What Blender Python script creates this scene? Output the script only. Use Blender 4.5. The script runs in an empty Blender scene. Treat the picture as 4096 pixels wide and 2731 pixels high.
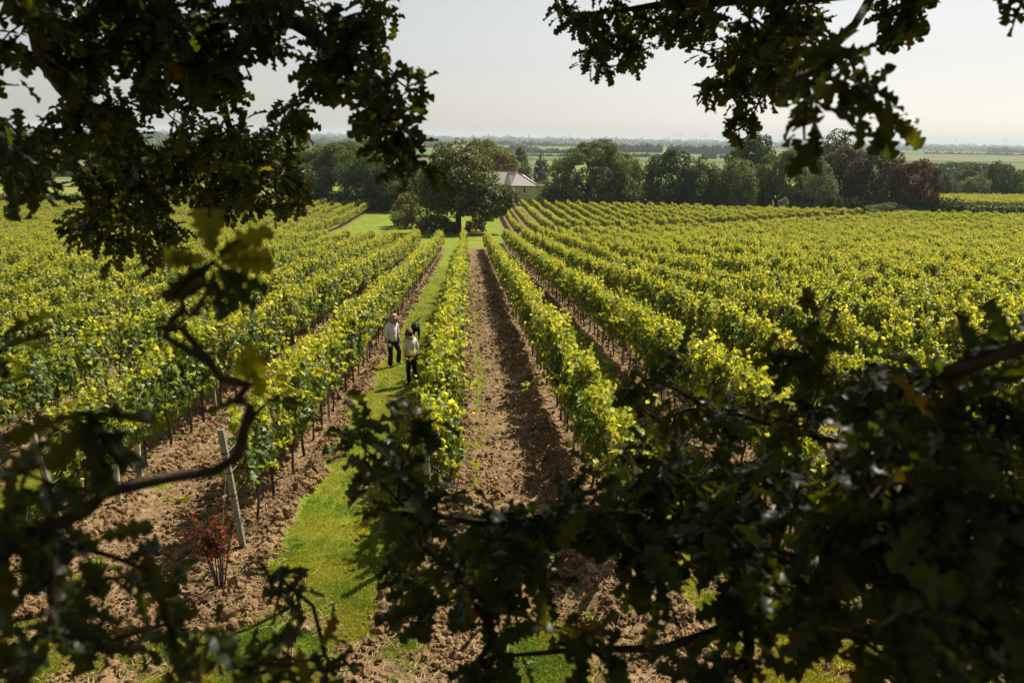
import bpy, math, random
import numpy as np
from mathutils import Vector, Matrix

random.seed(7)
rng = np.random.default_rng(7)
R = math.radians
scene = bpy.context.scene

# ------------------------------------------------------------------ camera, world, sun, exposure
IMG_W, IMG_H, FOCAL = 4096.0, 2731.0, 26.0
YAW, PITCH, ROLL = R(3.5), R(15.45), R(1.0)
cam_fwd = np.array([math.sin(YAW) * math.cos(PITCH), math.cos(YAW) * math.cos(PITCH), -math.sin(PITCH)])
_right = np.array([math.cos(YAW), -math.sin(YAW), 0.0])
_up = np.cross(_right, cam_fwd)
cam_right = _right * math.cos(ROLL) + _up * math.sin(ROLL)
cam_up = -_right * math.sin(ROLL) + _up * math.cos(ROLL)
cam_data = bpy.data.cameras.new('camera')
cam_data.sensor_width = 36.0
cam_data.lens = FOCAL
cam_data.clip_start = 0.05
cam_data.clip_end = 60000
cam_data.dof.use_dof = True
cam_data.dof.focus_distance = 20.0
cam_data.dof.aperture_fstop = 3.5
cam = bpy.data.objects.new('camera', cam_data)
scene.collection.objects.link(cam)
cam.matrix_world = Matrix(((cam_right[0], cam_up[0], -cam_fwd[0], 0), (cam_right[1], cam_up[1], -cam_fwd[1], 0),
                           (cam_right[2], cam_up[2], -cam_fwd[2], 0), (0, 0, 0, 1)))
scene.camera = cam

SUN_AZ, SUN_EL = R(40), R(49)
world = bpy.data.worlds.new('World')
scene.world = world
world.use_nodes = True
nt = world.node_tree
nt.nodes.clear()
sky = nt.nodes.new('ShaderNodeTexSky')
sky.sky_type = 'NISHITA'
sky.sun_disc = False
sky.sun_elevation = SUN_EL
sky.sun_rotation = SUN_AZ
sky.air_density = 1.0
sky.dust_density = 1.0
sky.ozone_density = 1.0
hs = nt.nodes.new('ShaderNodeHueSaturation')
hs.inputs['Saturation'].default_value = 0.32
bg = nt.nodes.new('ShaderNodeBackground')
bg.inputs['Strength'].default_value = 0.059
wo = nt.nodes.new('ShaderNodeOutputWorld')
nt.links.new(sky.outputs[0], hs.inputs['Color'])
wb = nt.nodes.new('ShaderNodeMix'); wb.data_type = 'RGBA'; wb.blend_type = 'MULTIPLY'; wb.inputs[0].default_value = 1.0
wb.inputs[7].default_value = (1.0, 0.968, 0.925, 1)      # a hazy, slightly warm day
nt.links.new(hs.outputs[0], wb.inputs[6])
nt.links.new(wb.outputs[2], bg.inputs['Color'])
nt.links.new(bg.outputs[0], wo.inputs['Surface'])

sun_data = bpy.data.lights.new('sun', 'SUN')
sun_data.energy = 5.0
sun_data.angle = R(0.5)
sun_data.color = (1.0, 0.92, 0.76)
sun = bpy.data.objects.new('sun', sun_data)
scene.collection.objects.link(sun)
sun_dir = Vector((math.sin(SUN_AZ) * math.cos(SUN_EL), math.cos(SUN_AZ) * math.cos(SUN_EL), math.sin(SUN_EL)))
sun.rotation_euler = sun_dir.to_track_quat('Z', 'Y').to_euler()
sun.location = (0, 0, 50)

scene.view_settings.view_transform = 'Standard'
scene.view_settings.look = 'None'
scene.view_settings.gamma = 1.0
scene.view_settings.exposure = 0.85
scene.view_settings.use_curve_mapping = False
scene.render.engine = 'CYCLES'
cy = scene.cycles
cy.use_denoising = True
cy.max_bounces = 4
cy.diffuse_bounces = 1
cy.glossy_bounces = 2
cy.transmission_bounces = 4
cy.transparent_max_bounces = 4
cy.volume_bounces = 0
cy.sample_clamp_indirect = 4.0
cy.use_adaptive_sampling = False

# ------------------------------------------------------------------ small tools
def ray(px, py):
    """direction through a point of the photograph, in metres of world space"""
    d = cam_right * (px - IMG_W / 2) / (FOCAL / 36 * IMG_W) + cam_up * (IMG_H / 2 - py) / (FOCAL / 36 * IMG_W) + cam_fwd
    return d

def at(px, py, y):
    """the world point on that ray at world distance y ahead"""
    d = ray(px, py)
    return d * (y / d[1])

def at_r(px, py, r):
    d = ray(px, py)
    return d / np.linalg.norm(d) * r

PY = np.array([-400, -50, 0, 60, 80, 95, 125, 200, 235, 350, 600, 1500, 30000.])
PZ = np.array([0, -1.0, -4.5, -10.3, -12.1, -13.3, -15.0, -16.4, -17, -23.5, -31, -34, -34.])
_yy = np.concatenate([np.arange(-400, 700, 1.0), np.arange(700, 30000, 50.0)])
_zz = np.interp(_yy, PY, PZ)
_k = np.exp(-0.5 * (np.arange(-15, 16) / 6.0) ** 2); _k /= _k.sum()
_zs = np.convolve(np.pad(_zz, 15, mode='edge'), _k, mode='valid')
_zs[1080:] = _zz[1080:]
def gz(y):
    return np.interp(y, _yy, _zs)

class Noise:
    def __init__(s, seed):
        s.t = np.random.default_rng(seed).random((512, 512))
    def __call__(s, x, y):
        x = np.asarray(x, float); y = np.asarray(y, float)
        xi = np.floor(x).astype(int); yi = np.floor(y).astype(int)
        fx = x - xi; fy = y - yi
        fx = fx * fx * (3 - 2 * fx); fy = fy * fy * (3 - 2 * fy)
        t = s.t
        a = t[xi & 511, yi & 511]; b = t[(xi + 1) & 511, yi & 511]
        c = t[xi & 511, (yi + 1) & 511]; d = t[(xi + 1) & 511, (yi + 1) & 511]
        return (a * (1 - fx) + b * fx) * (1 - fy) + (c * (1 - fx) + d * fx) * fy
noise = Noise(3)
def fbm(x, y, sc, octv=4):
    v = 0; a = 0.5; s = 1.0 / sc
    for i in range(octv):
        v = v + a * noise(x * s + 17.3 * i, y * s + 5.1 * i); a *= 0.5; s *= 2.1
    return v / (1 - 0.5 ** octv)

def props(o, label=None, cat=None, group=None, kind=None):
    if label: o['label'] = label
    if cat: o['category'] = cat
    if group: o['group'] = group
    if kind: o['kind'] = kind
    return o

def link(o, parent=None):
    scene.collection.objects.link(o)
    if parent is not None:
        o.parent = parent
    return o

def empty(name, loc=(0, 0, 0), rz=0.0, **kw):
    o = bpy.data.objects.new(name, None)
    o.empty_display_size = 0.2
    o.location = loc
    o.rotation_euler = (0, 0, rz)
    link(o)
    return props(o, **kw)

def mesh_np(name, V, faces_sizes, loops, mats, mat_idx=None, smooth=False):
    me = bpy.data.meshes.new(name)
    V = np.asarray(V, np.float32)
    me.vertices.add(len(V)); me.vertices.foreach_set('co', V.ravel())
    loops = np.asarray(loops, np.int32); fs = np.asarray(faces_sizes, np.int32)
    me.loops.add(len(loops)); me.loops.foreach_set('vertex_index', loops)
    me.polygons.add(len(fs))
    starts = np.concatenate([[0], np.cumsum(fs)[:-1]]).astype(np.int32)
    me.polygons.foreach_set('loop_start', starts)
    if mat_idx is not None:
        me.polygons.foreach_set('material_index', np.asarray(mat_idx, np.int32))
    if smooth:
        me.polygons.foreach_set('use_smooth', np.ones(len(fs), bool))
    me.update(calc_edges=True)
    for m in (mats if isinstance(mats, (list, tuple)) else [mats]):
        me.materials.append(m)
    return me

def obj(name, me, parent=None, **kw):
    o = bpy.data.objects.new(name, me)
    link(o, parent)
    return props(o, **kw)

def replicate(tv, tf, P, M, S):
    """copies of a template (verts tv, faces tf) at points P with frames M (n,3,3: columns x,y,z) and scales S"""
    tv = np.asarray(tv, float); n = len(P); k = len(tv)
    S = np.asarray(S, float)
    if S.ndim == 1:
        loc = tv[None] * S[:, None, None]
    else:
        loc = tv[None] * S[:, None, :]
    V = np.einsum('nij,nkj->nki', M, loc) + np.asarray(P)[:, None, :]
    fl = np.concatenate([np.array(f) for f in tf]); sz = np.array([len(f) for f in tf])
    loops = (fl[None] + (np.arange(n) * k)[:, None]).ravel()
    return V.reshape(-1, 3), np.tile(sz, n), loops

def frames(d, nrm):
    """x along d, z near nrm"""
    d = d / (np.linalg.norm(d, axis=1, keepdims=True) + 1e-9)
    z = nrm - (nrm * d).sum(1, keepdims=True) * d
    z = z / (np.linalg.norm(z, axis=1, keepdims=True) + 1e-9)
    y = np.cross(z, d)
    return np.stack([d, y, z], axis=2)

def unit(n, r=None):
    v = (r or rng).normal(size=(n, 3))
    return v / np.linalg.norm(v, axis=1, keepdims=True)

class Geo:
    """collects boxes, tubes and prisms for ONE mesh"""
    def __init__(s):
        s.v = []; s.f = []; s.m = []
    def add(s, V, F, m=0):
        b = len(s.v)
        s.v += [tuple(map(float, p)) for p in V]
        s.f += [tuple(b + i for i in f) for f in F]
        s.m += [m] * len(F)
    def box(s, x0, x1, y0, y1, z0, z1, m=0):
        V = [(x0, y0, z0), (x1, y0, z0), (x1, y1, z0), (x0, y1, z0), (x0, y0, z1), (x1, y0, z1), (x1, y1, z1), (x0, y1, z1)]
        F = [(0, 3, 2, 1), (4, 5, 6, 7), (0, 1, 5, 4), (1, 2, 6, 5), (2, 3, 7, 6), (3, 0, 4, 7)]
        s.add(V, F, m)
    def tube(s, pts, rad, n=6, m=0, cap=True):
        pts = [np.array(p, float) for p in pts]
        if np.isscalar(rad): rad = [rad] * len(pts)
        V = []; prev = None
        for i, p in enumerate(pts):
            t = pts[min(i + 1, len(pts) - 1)] - pts[max(i - 1, 0)]
            t = t / (np.linalg.norm(t) + 1e-9)
            if prev is None:
                a = np.array([0, 0, 1.]) if abs(t[2]) < .8 else np.array([1., 0, 0])
                u = np.cross(t, a)
            else:
                u = prev - t * (prev @ t)
            u = u / (np.linalg.norm(u) + 1e-9); prev = u
            w = np.cross(t, u)
            for k in range(n):
                a = 2 * math.pi * k / n
                V.append(p + rad[i] * (u * math.cos(a) + w * math.sin(a)))
        F = []
        for i in range(len(pts) - 1):
            for k in range(n):
                a = i * n + k; b = i * n + (k + 1) % n
                F.append((a, b, b + n, a + n))
        if cap:
            F.append(tuple(reversed(range(n)))); F.append(tuple(range((len(pts) - 1) * n, len(pts) * n)))
        s.add(V, F, m)
    def blob(s, c, r, n=8, k=6, m=0, jit=0.0):
        V = []; F = []
        r = np.array(r, float) * np.ones(3)
        V.append(np.array(c) + (0, 0, r[2]))
        for i in range(1, k):
            th = math.pi * i / k
            for j in range(n):
                ph = 2 * math.pi * j / n
                q = 1 + jit * (random.random() - .5)
                V.append(np.array(c) + q * r * (math.sin(th) * math.cos(ph), math.sin(th) * math.sin(ph), math.cos(th)))
        V.append(np.array(c) - (0, 0, r[2]))
        for j in range(n): F.append((0, 1 + j, 1 + (j + 1) % n))
        for i in range(k - 2):
            for j in range(n):
                a = 1 + i * n + j; b = 1 + i * n + (j + 1) % n
                F.append((a, a + n, b + n, b))
        L = len(V) - 1; o = 1 + (k - 2) * n
        for j in range(n): F.append((L, o + (j + 1) % n, o + j))
        s.add(V, F, m)
    def mesh(s, name, mats, smooth=False):
        me = bpy.data.meshes.new(name)
        me.from_pydata(s.v, [], s.f)
        for m in (mats if isinstance(mats, (list, tuple)) else [mats]): me.materials.append(m)
        me.polygons.foreach_set('material_index', s.m)
        if smooth: me.polygons.foreach_set('use_smooth', [True] * len(s.f))
        me.update()
        return me
    def obj(s, name, mats, parent=None, smooth=False, **kw):
        return obj(name, s.mesh(name, mats, smooth), parent, **kw)

# ------------------------------------------------------------------ materials
def newmat(name):
    m = bpy.data.materials.new(name); m.use_nodes = True
    m.node_tree.nodes.clear()
    return m, m.node_tree.nodes, m.node_tree.links

def ramp(N, L, fac, stops, interp='LINEAR'):
    r = N.new('ShaderNodeValToRGB'); r.color_ramp.interpolation = interp
    e = r.color_ramp.elements
    e[0].position = stops[0][0]; e[0].color = (*stops[0][1], 1)
    e[1].position = stops[-1][0]; e[1].color = (*stops[-1][1], 1)
    for p, c in stops[1:-1]:
        q = e.new(p); q.color = (*c, 1)
    L.new(fac, r.inputs[0])
    return r.outputs[0]

def plain(name, col, rough=0.7, spec=0.3, var=0.25, scale=8.0, bump=0.0, metal=0.0):
    m, N, L = newmat(name)
    out = N.new('ShaderNodeOutputMaterial'); p = N.new('ShaderNodeBsdfPrincipled')
    g = N.new('ShaderNodeNewGeometry'); n = N.new('ShaderNodeTexNoise')
    tc = N.new('ShaderNodeTexCoord')
    n.inputs['Scale'].default_value = scale; n.inputs['Detail'].default_value = 5
    L.new(tc.outputs['Object'], n.inputs['Vector'])
    lo = tuple(c * (1 - var) for c in col); hi = tuple(min(1, c * (1 + var)) for c in col)
    c = ramp(N, L, n.outputs[0], [(0.3, lo), (0.7, hi)])
    L.new(c, p.inputs['Base Color'])
    p.inputs['Roughness'].default_value = rough
    p.inputs['Specular IOR Level'].default_value = spec
    p.inputs['Metallic'].default_value = metal
    if bump > 0:
        b = N.new('ShaderNodeBump'); b.inputs['Strength'].default_value = bump; b.inputs['Distance'].default_value = 0.02
        L.new(n.outputs[0], b.inputs['Height']); L.new(b.outputs[0], p.inputs['Normal'])
    L.new(p.outputs[0], out.inputs[0])
    return m

def leafmat(name, stops, trans, tmix=0.45, rough=0.45, spec=0.4, veins=False):
    """leaf: colour from a per-leaf random number, part of the light passes through"""
    m, N, L = newmat(name)
    out = N.new('ShaderNodeOutputMaterial'); p = N.new('ShaderNodeBsdfPrincipled')
    g = N.new('ShaderNodeNewGeometry'); oi = N.new('ShaderNodeObjectInfo')
    ad = N.new('ShaderNodeMath'); ad.operation = 'ADD'
    fr = N.new('ShaderNodeMath'); fr.operation = 'FRACT'
    L.new(g.outputs['Random Per Island'], ad.inputs[0]); L.new(oi.outputs['Random'], ad.inputs[1])
    L.new(ad.outputs[0], fr.inputs[0])
    col = ramp(N, L, fr.outputs[0], stops)
    L.new(col, p.inputs['Base Color'])
    p.inputs['Roughness'].default_value = rough
    p.inputs['Specular IOR Level'].default_value = spec
    t = N.new('ShaderNodeBsdfTranslucent')
    tcol = ramp(N, L, fr.outputs[0], [(q, tuple(min(1, a * b) for a, b in zip(c, trans))) for q, c in stops])
    L.new(tcol, t.inputs['Color'])
    mx = N.new('ShaderNodeMixShader'); mx.inputs[0].default_value = tmix
    L.new(p.outputs[0], mx.inputs[1]); L.new(t.outputs[0], mx.inputs[2])
    L.new(mx.outputs[0], out.inputs[0])
    return m

M = {}
M['vine'] = leafmat('vine_leaf', [(0.0, (0.036, 0.066, 0.014)), (0.5, (0.064, 0.102, 0.018)), (0.88, (0.105, 0.138, 0.02)), (1.0, (0.18, 0.185, 0.03))], (3.9, 3.4, 1.0), 0.33, rough=0.5, spec=0.4)
M['young_sunlit_vine'] = leafmat('young_sunlit_vine_leaf', [(0.0, (0.165, 0.20, 0.022)), (0.5, (0.25, 0.275, 0.034)), (1.0, (0.39, 0.37, 0.08))], (2.6, 2.4, 1.0), 0.42, rough=0.5, spec=0.4)  # young shoot colour, also put on row tops to imitate sunlight
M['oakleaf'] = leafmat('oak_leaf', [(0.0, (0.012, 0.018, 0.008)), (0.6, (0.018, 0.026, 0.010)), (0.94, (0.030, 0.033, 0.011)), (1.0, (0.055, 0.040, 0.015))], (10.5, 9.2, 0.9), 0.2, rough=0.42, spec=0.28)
M['bark'] = plain('bark', (0.05, 0.038, 0.028), 0.9, 0.2, 0.5, 30, 0.6)
M['vinewood'] = plain('vine_wood', (0.055, 0.038, 0.025), 0.9, 0.2, 0.4, 40, 0.5)
M['grape'] = plain('grape_skin', (0.34, 0.31, 0.07), 0.35, 0.5, 0.3, 60)
M['post'] = plain('weathered_post', (0.25, 0.225, 0.185), 0.85, 0.2, 0.25, 25, 0.4)
M['wire'] = plain('galvanised_wire', (0.35, 0.35, 0.34), 0.45, 0.5, 0.1, 10, 0, 0.7)
M['tubeplastic'] = plain('pale_grow_tube', (0.55, 0.55, 0.42), 0.5, 0.4, 0.1, 10)
def treemat(name, a, b, c, tr=(2.4, 2.5, 1.2), tmix=0.2):
    M[name] = leafmat(name, [(0.0, a), (0.55, b), (1.0, c)], tr, tmix, rough=0.7, spec=0.12)
treemat('leaf_dark', (0.030, 0.050, 0.014), (0.046, 0.070, 0.018), (0.085, 0.11, 0.024))
treemat('leaf_mid', (0.05, 0.076, 0.018), (0.078, 0.108, 0.024), (0.13, 0.155, 0.035))
treemat('leaf_olive', (0.09, 0.09, 0.024), (0.13, 0.125, 0.03), (0.20, 0.165, 0.04))
treemat('leaf_grey', (0.08, 0.10, 0.05), (0.12, 0.14, 0.07), (0.17, 0.18, 0.09))
treemat('leaf_willow', (0.09, 0.12, 0.03), (0.13, 0.16, 0.04), (0.18, 0.19, 0.05))
treemat('leaf_brown', (0.045, 0.042, 0.018), (0.065, 0.056, 0.022), (0.10, 0.075, 0.028))
treemat('leaf_rust', (0.05, 0.038, 0.018), (0.075, 0.048, 0.02), (0.12, 0.065, 0.026))
treemat('leaf_pale', (0.14, 0.15, 0.11), (0.19, 0.20, 0.15), (0.26, 0.26, 0.2))
treemat('leaf_red', (0.04, 0.055, 0.018), (0.09, 0.03, 0.018), (0.42, 0.075, 0.025), (1.6, 1.4, 1.2), 0.35)

# ------------------------------------------------------------------ vineyard layout
SP, X0 = 2.55, -0.5
def row_x(k): return X0 + SP * k
def row_spans(k):
    """(start, end) of the planted lengths of row k"""
    x = row_x(k); s = []
    start = 9.0 + 0.5 * math.sin(k * 2.3)
    if k == -1: start = 9.1
    if k == 1: start = 8.5
    if k <= -8:
        s.append((start, 168 + (x + 21) * 0.25))
    elif k <= 1:
        s.append((start, 84.5 + 0.6 * math.sin(k * 1.7)))
    else:
        s.append((start, min(96 + (x - 4.6) * 0.66, 172 - 0.2 * x)))
        if k >= 3:
            a, b = 104 + (x - 7) * 0.66, 175 - 0.2 * x
            if b > a + 3: s.append((a, b))
    return s

# ------------------------------------------------------------------ ground (one sheet to the horizon)
def grade(parts):
    a = []
    for lo, hi, st in parts:
        a.append(np.arange(lo, hi, st))
    return np.unique(np.round(np.concatenate(a), 4))
def geom(lo, hi, n): return np.geomspace(lo, hi, n)
gx = np.unique(np.round(np.concatenate([-geom(60, 16000, 45), np.arange(-60, -14, 1.0), np.arange(-14, -6.4, 0.2), np.arange(-6.4, 5.6, 0.085), np.arange(5.6, 14, 0.2), np.arange(14, 60, 1.0), geom(60, 16000, 45)]), 3))
gy = np.unique(np.round(np.concatenate([-geom(4, 4000, 25), np.arange(-4, 5, 0.5), np.arange(5, 28, 0.09), np.arange(28, 60, 0.2), np.arange(60, 100, 0.4), np.arange(100, 260, 2.0), geom(260, 16000, 60)]), 3))
GX, GY = np.meshgrid(gx, gy)

def soil_mask(x, y):
    """1 on tilled soil, 0 on grass"""
    k = (x - X0) / SP
    kr = np.floor(k); fr = k - kr
    d = np.minimum(fr, 1 - fr) * SP
    jag = (fbm(x, y, 0.5, 3) - 0.5) * 0.5 + (fbm(x + 40, y, 3.0, 2) - 0.5) * 0.3
    near = 1 / (1 + np.exp(-(0.46 + jag - d) / 0.04))
    brown = (np.mod(kr, 2) == 0)
    m = np.where(brown, 1.0, near)
    # a thin weedy line in the tilled strips
    weedy = np.exp(-((fr * SP - 0.75 + (fbm(y * 0 + 3, y, 4, 2) - .5) * .4) / 0.16) ** 2) * np.clip((fbm(x, y, 0.45, 3) - 0.42) * 6, 0, 1)
    m = np.where(brown, 1 - 0.75 * weedy, m)
    end = np.where(x < -20, 168 + (x + 21) * .25, np.where(x < 2.9, 86.0 + (fbm(x, y, 2, 2) - .5) * 2, 97 + (x - 4.6) * .66))
    start = 6.5 + (fbm(x, y, 1.1, 4) - 0.5) * 3.5
    inside = (y > start) & (y < end)
    far = (x > 6) & (y > 103 + (x - 7) * .66) & (y < 176 - .2 * x)
    head = np.clip((fbm(x + 9, y + 3, 0.8, 4) - 0.485 + np.where(x < -1.2, .05, 0)) * 8 + 0.3, 0, 1) * (y > -6)
    lane = (y >= end) | (y < -6)
    m = np.where(inside | far, m, np.where(lane, 0.0, head))
    # bare worn patches in the mown strip near the row ends
    bare = np.clip((fbm(x + 70, y + 20, 0.9, 3) - 0.60) * 7, 0, 1) * np.exp(-np.clip(y - 9, 0, 99) / 7.0)
    m = np.maximum(m, bare * inside * 0.8)
    return m

def relief(x, y, m=None):
    if m is None: m = soil_mask(x, y)
    k = (x - X0) / SP; fr = k - np.floor(k); brown = (np.mod(np.floor(k), 2) == 0)
    d = np.minimum(fr, 1 - fr) * SP
    w = np.exp(-np.clip(y - 70, 0, 500) / 20.0) * (np.abs(x) < 62)
    ridge = 0.11 * np.exp(-((d - 0.42) / 0.17) ** 2) * (0.5 + fbm(x, y, 0.7, 3))
    furrow = np.where(brown, -0.05 * np.exp(-((fr * SP - 1.75) / 0.16) ** 2) - 0.035 * np.exp(-((fr * SP - 0.8) / 0.16) ** 2), 0)
    rough = (fbm(x, y, 0.30, 4) - 0.5) * 0.16 + (fbm(x + 5, y, 0.9, 2) - 0.5) * 0.06
    on = (y > 7) & (y < 100)
    return w * (m * (rough + (ridge + furrow) * on) + (1 - m) * ((fbm(x, y, 1.5, 2) - .5) * .05 + 0.02 * fbm(x, y, .2, 2)))

SM = soil_mask(GX, GY)
GZ = gz(GY) + relief(GX, GY, SM)
def ground_z(x, y):
    x = np.asarray(x, float); y = np.asarray(y, float)
    return gz(y) + relief(x, y)

def ground_material():
    m, N, L = newmat('ground')
    out = N.new('ShaderNodeOutputMaterial'); p = N.new('ShaderNodeBsdfPrincipled')
    at_ = N.new('ShaderNodeAttribute'); at_.attribute_name = 'soil'
    g = N.new('ShaderNodeNewGeometry')
    def nz(scale, detail=6, rough=0.6):
        n = N.new('ShaderNodeTexNoise'); n.inputs['Scale'].default_value = scale
        n.inputs['Detail'].default_value = detail; n.inputs['Roughness'].default_value = rough
        L.new(g.outputs['Position'], n.inputs['Vector']); return n.outputs[0]
    n1 = nz(0.7); n2 = nz(9.0); n3 = nz(45.0, 3); n4 = nz(0.03, 3)
    soil = ramp(N, L, n2, [(0.32, (0.08, 0.052, 0.026)), (0.5, (0.165, 0.108, 0.055)), (0.68, (0.29, 0.20, 0.112))])
    gr1 = ramp(N, L, n1, [(0.32, (0.115, 0.165, 0.016)), (0.55, (0.165, 0.205, 0.020)), (0.75, (0.25, 0.24, 0.05))])
    gr2 = ramp(N, L, n3, [(0.3, (0.6, 0.65, 0.5)), (0.7, (1.3, 1.25, 1.2))])
    mul = N.new('ShaderNodeMix'); mul.data_type = 'RGBA'; mul.blend_type = 'MULTIPLY'; mul.inputs[0].default_value = 0.8
    L.new(gr1, mul.inputs[6]); L.new(gr2, mul.inputs[7])
    mx = N.new('ShaderNodeMix'); mx.data_type = 'RGBA'
    # break the soil edge up
    a = N.new('ShaderNodeMath'); a.operation = 'SUBTRACT'; L.new(n3, a.inputs[0]); a.inputs[1].default_value = 0.5
    b = N.new('ShaderNodeMath'); b.operation = 'MULTIPLY_ADD'; L.new(a.outputs[0], b.inputs[0]); b.inputs[1].default_value = 1.1
    L.new(at_.outputs['Fac'], b.inputs[2])
    c = N.new('ShaderNodeMapRange'); c.inputs[1].default_value = 0.35; c.inputs[2].default_value = 0.62
    L.new(b.outputs[0], c.inputs[0])
    L.new(c.outputs[0], mx.inputs[0]); L.new(mul.outputs[2], mx.inputs[6]); L.new(soil, mx.inputs[7])
    L.new(mx.outputs[2], p.inputs['Base Color'])
    p.inputs['Roughness'].default_value = 0.95; p.inputs['Specular IOR Level'].default_value = 0.1
    bp = N.new('ShaderNodeBump'); bp.inputs['Strength'].default_value = 0.7; bp.inputs['Distance'].default_value = 0.03
    h = N.new('ShaderNodeMath'); h.operation = 'MULTIPLY_ADD'; L.new(n3, h.inputs[0]); h.inputs[1].default_value = 0.5; L.new(nz(22.0, 4), h.inputs[2])
    L.new(h.outputs[0], bp.inputs['Height']); L.new(bp.outputs[0], p.inputs['Normal'])
    L.new(p.outputs[0], out.inputs[0])
    return m
M['ground'] = ground_material()
nx, ny = len(gx), len(gy)
V = np.stack([GX, GY, GZ], -1).reshape(-1, 3)
ii = (np.arange(ny - 1)[:, None] * nx + np.arange(nx - 1)[None]).ravel()
loops = np.stack([ii, ii + 1, ii + 1 + nx, ii + nx], 1).ravel()
me = mesh_np('ground', V, np.full(len(ii), 4), loops, M['ground'], smooth=True)
at0 = me.attributes.new('soil', 'FLOAT', 'POINT'); at0.data.foreach_set('value', SM.ravel().astype(np.float32))
obj('ground', me, kind='structure')
print('ground verts', len(V))

# ------------------------------------------------------------------ geometry-node scatter for what nobody could count
def scatter(name, P, rots, scl, idx, sources, kind='stuff', label=None, cat=None, parent=None):
    """ONE object: the source meshes repeated at the points"""
    me = bpy.data.meshes.new(name)
    P = np.asarray(P, np.float32)
    me.vertices.add(len(P)); me.vertices.foreach_set('co', P.ravel())
    a = me.attributes.new('rot', 'FLOAT_VECTOR', 'POINT'); a.data.foreach_set('vector', np.asarray(rots, np.float32).ravel())
    a = me.attributes.new('scl', 'FLOAT_VECTOR', 'POINT'); a.data.foreach_set('vector', np.asarray(scl, np.float32).ravel())
    a = me.attributes.new('idx', 'INT', 'POINT'); a.data.foreach_set('value', np.asarray(idx, np.int32))
    o = obj(name, me, parent, kind=kind, label=label, cat=cat)
    ng = bpy.data.node_groups.new(name + '_nodes', 'GeometryNodeTree')
    ng.interface.new_socket('Geometry', in_out='INPUT', socket_type='NodeSocketGeometry')
    ng.interface.new_socket('Geometry', in_out='OUTPUT', socket_type='NodeSocketGeometry')
    N, L = ng.nodes, ng.links
    gi = N.new('NodeGroupInput'); go = N.new('NodeGroupOutput')
    join = N.new('GeometryNodeJoinGeometry')
    for k, s in enumerate(sources):
        oi = N.new('GeometryNodeObjectInfo'); oi.transform_space = 'ORIGINAL'
        oi.inputs['Object'].default_value = s
        ip = N.new('GeometryNodeInstanceOnPoints')
        na = N.new('GeometryNodeInputNamedAttribute'); na.data_type = 'INT'; na.inputs['Name'].default_value = 'idx'
        cmp = N.new('FunctionNodeCompare'); cmp.data_type = 'INT'; cmp.operation = 'EQUAL'
        L.new(na.outputs['Attribute'], cmp.inputs[2]); cmp.inputs[3].default_value = k
        nr = N.new('GeometryNodeInputNamedAttribute'); nr.data_type = 'FLOAT_VECTOR'; nr.inputs['Name'].default_value = 'rot'
        ns = N.new('GeometryNodeInputNamedAttribute'); ns.data_type = 'FLOAT_VECTOR'; ns.inputs['Name'].default_value = 'scl'
        L.new(gi.outputs[0], ip.inputs['Points']); L.new(cmp.outputs[0], ip.inputs['Selection'])
        L.new(oi.outputs['Geometry'], ip.inputs['Instance'])
        L.new(nr.outputs['Attribute'], ip.inputs['Rotation']); L.new(ns.outputs['Attribute'], ip.inputs['Scale'])
        L.new(ip.outputs[0], join.inputs[0])
    L.new(join.outputs[0], go.inputs[0])
    md = o.modifiers.new('scatter', 'NODES'); md.node_group = ng
    return o

# ------------------------------------------------------------------ vines
# five-lobed vine leaf, stalk at the origin, pointing along x, cupped
_ol = [(0.0, 0.0), (-0.12, 0.30), (0.18, 0.52), (0.42, 0.33), (0.62, 0.42), (0.74, 0.18), (1.0, 0.0), (0.74, -0.18), (0.62, -0.42), (0.42, -0.33), (0.18, -0.52), (-0.12, -0.30)]
VL_V = [(0.32, 0, 0.0)] + [(x, y, -0.30 * y * y - 0.16 * x * x) for x, y in _ol]
VL_F = [(0, 1 + (i + 1) % 12, 1 + i) for i in range(12)]
VL_FAR_V = [(0, 0, 0), (0.15, 0.5, -0.08), (0.75, 0.38, -0.12), (1.0, 0, -0.16), (0.75, -0.38, -0.12), (0.15, -0.5, -0.08)]
VL_FAR_F = [(0, 3, 2, 1), (0, 5, 4, 3)]

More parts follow.
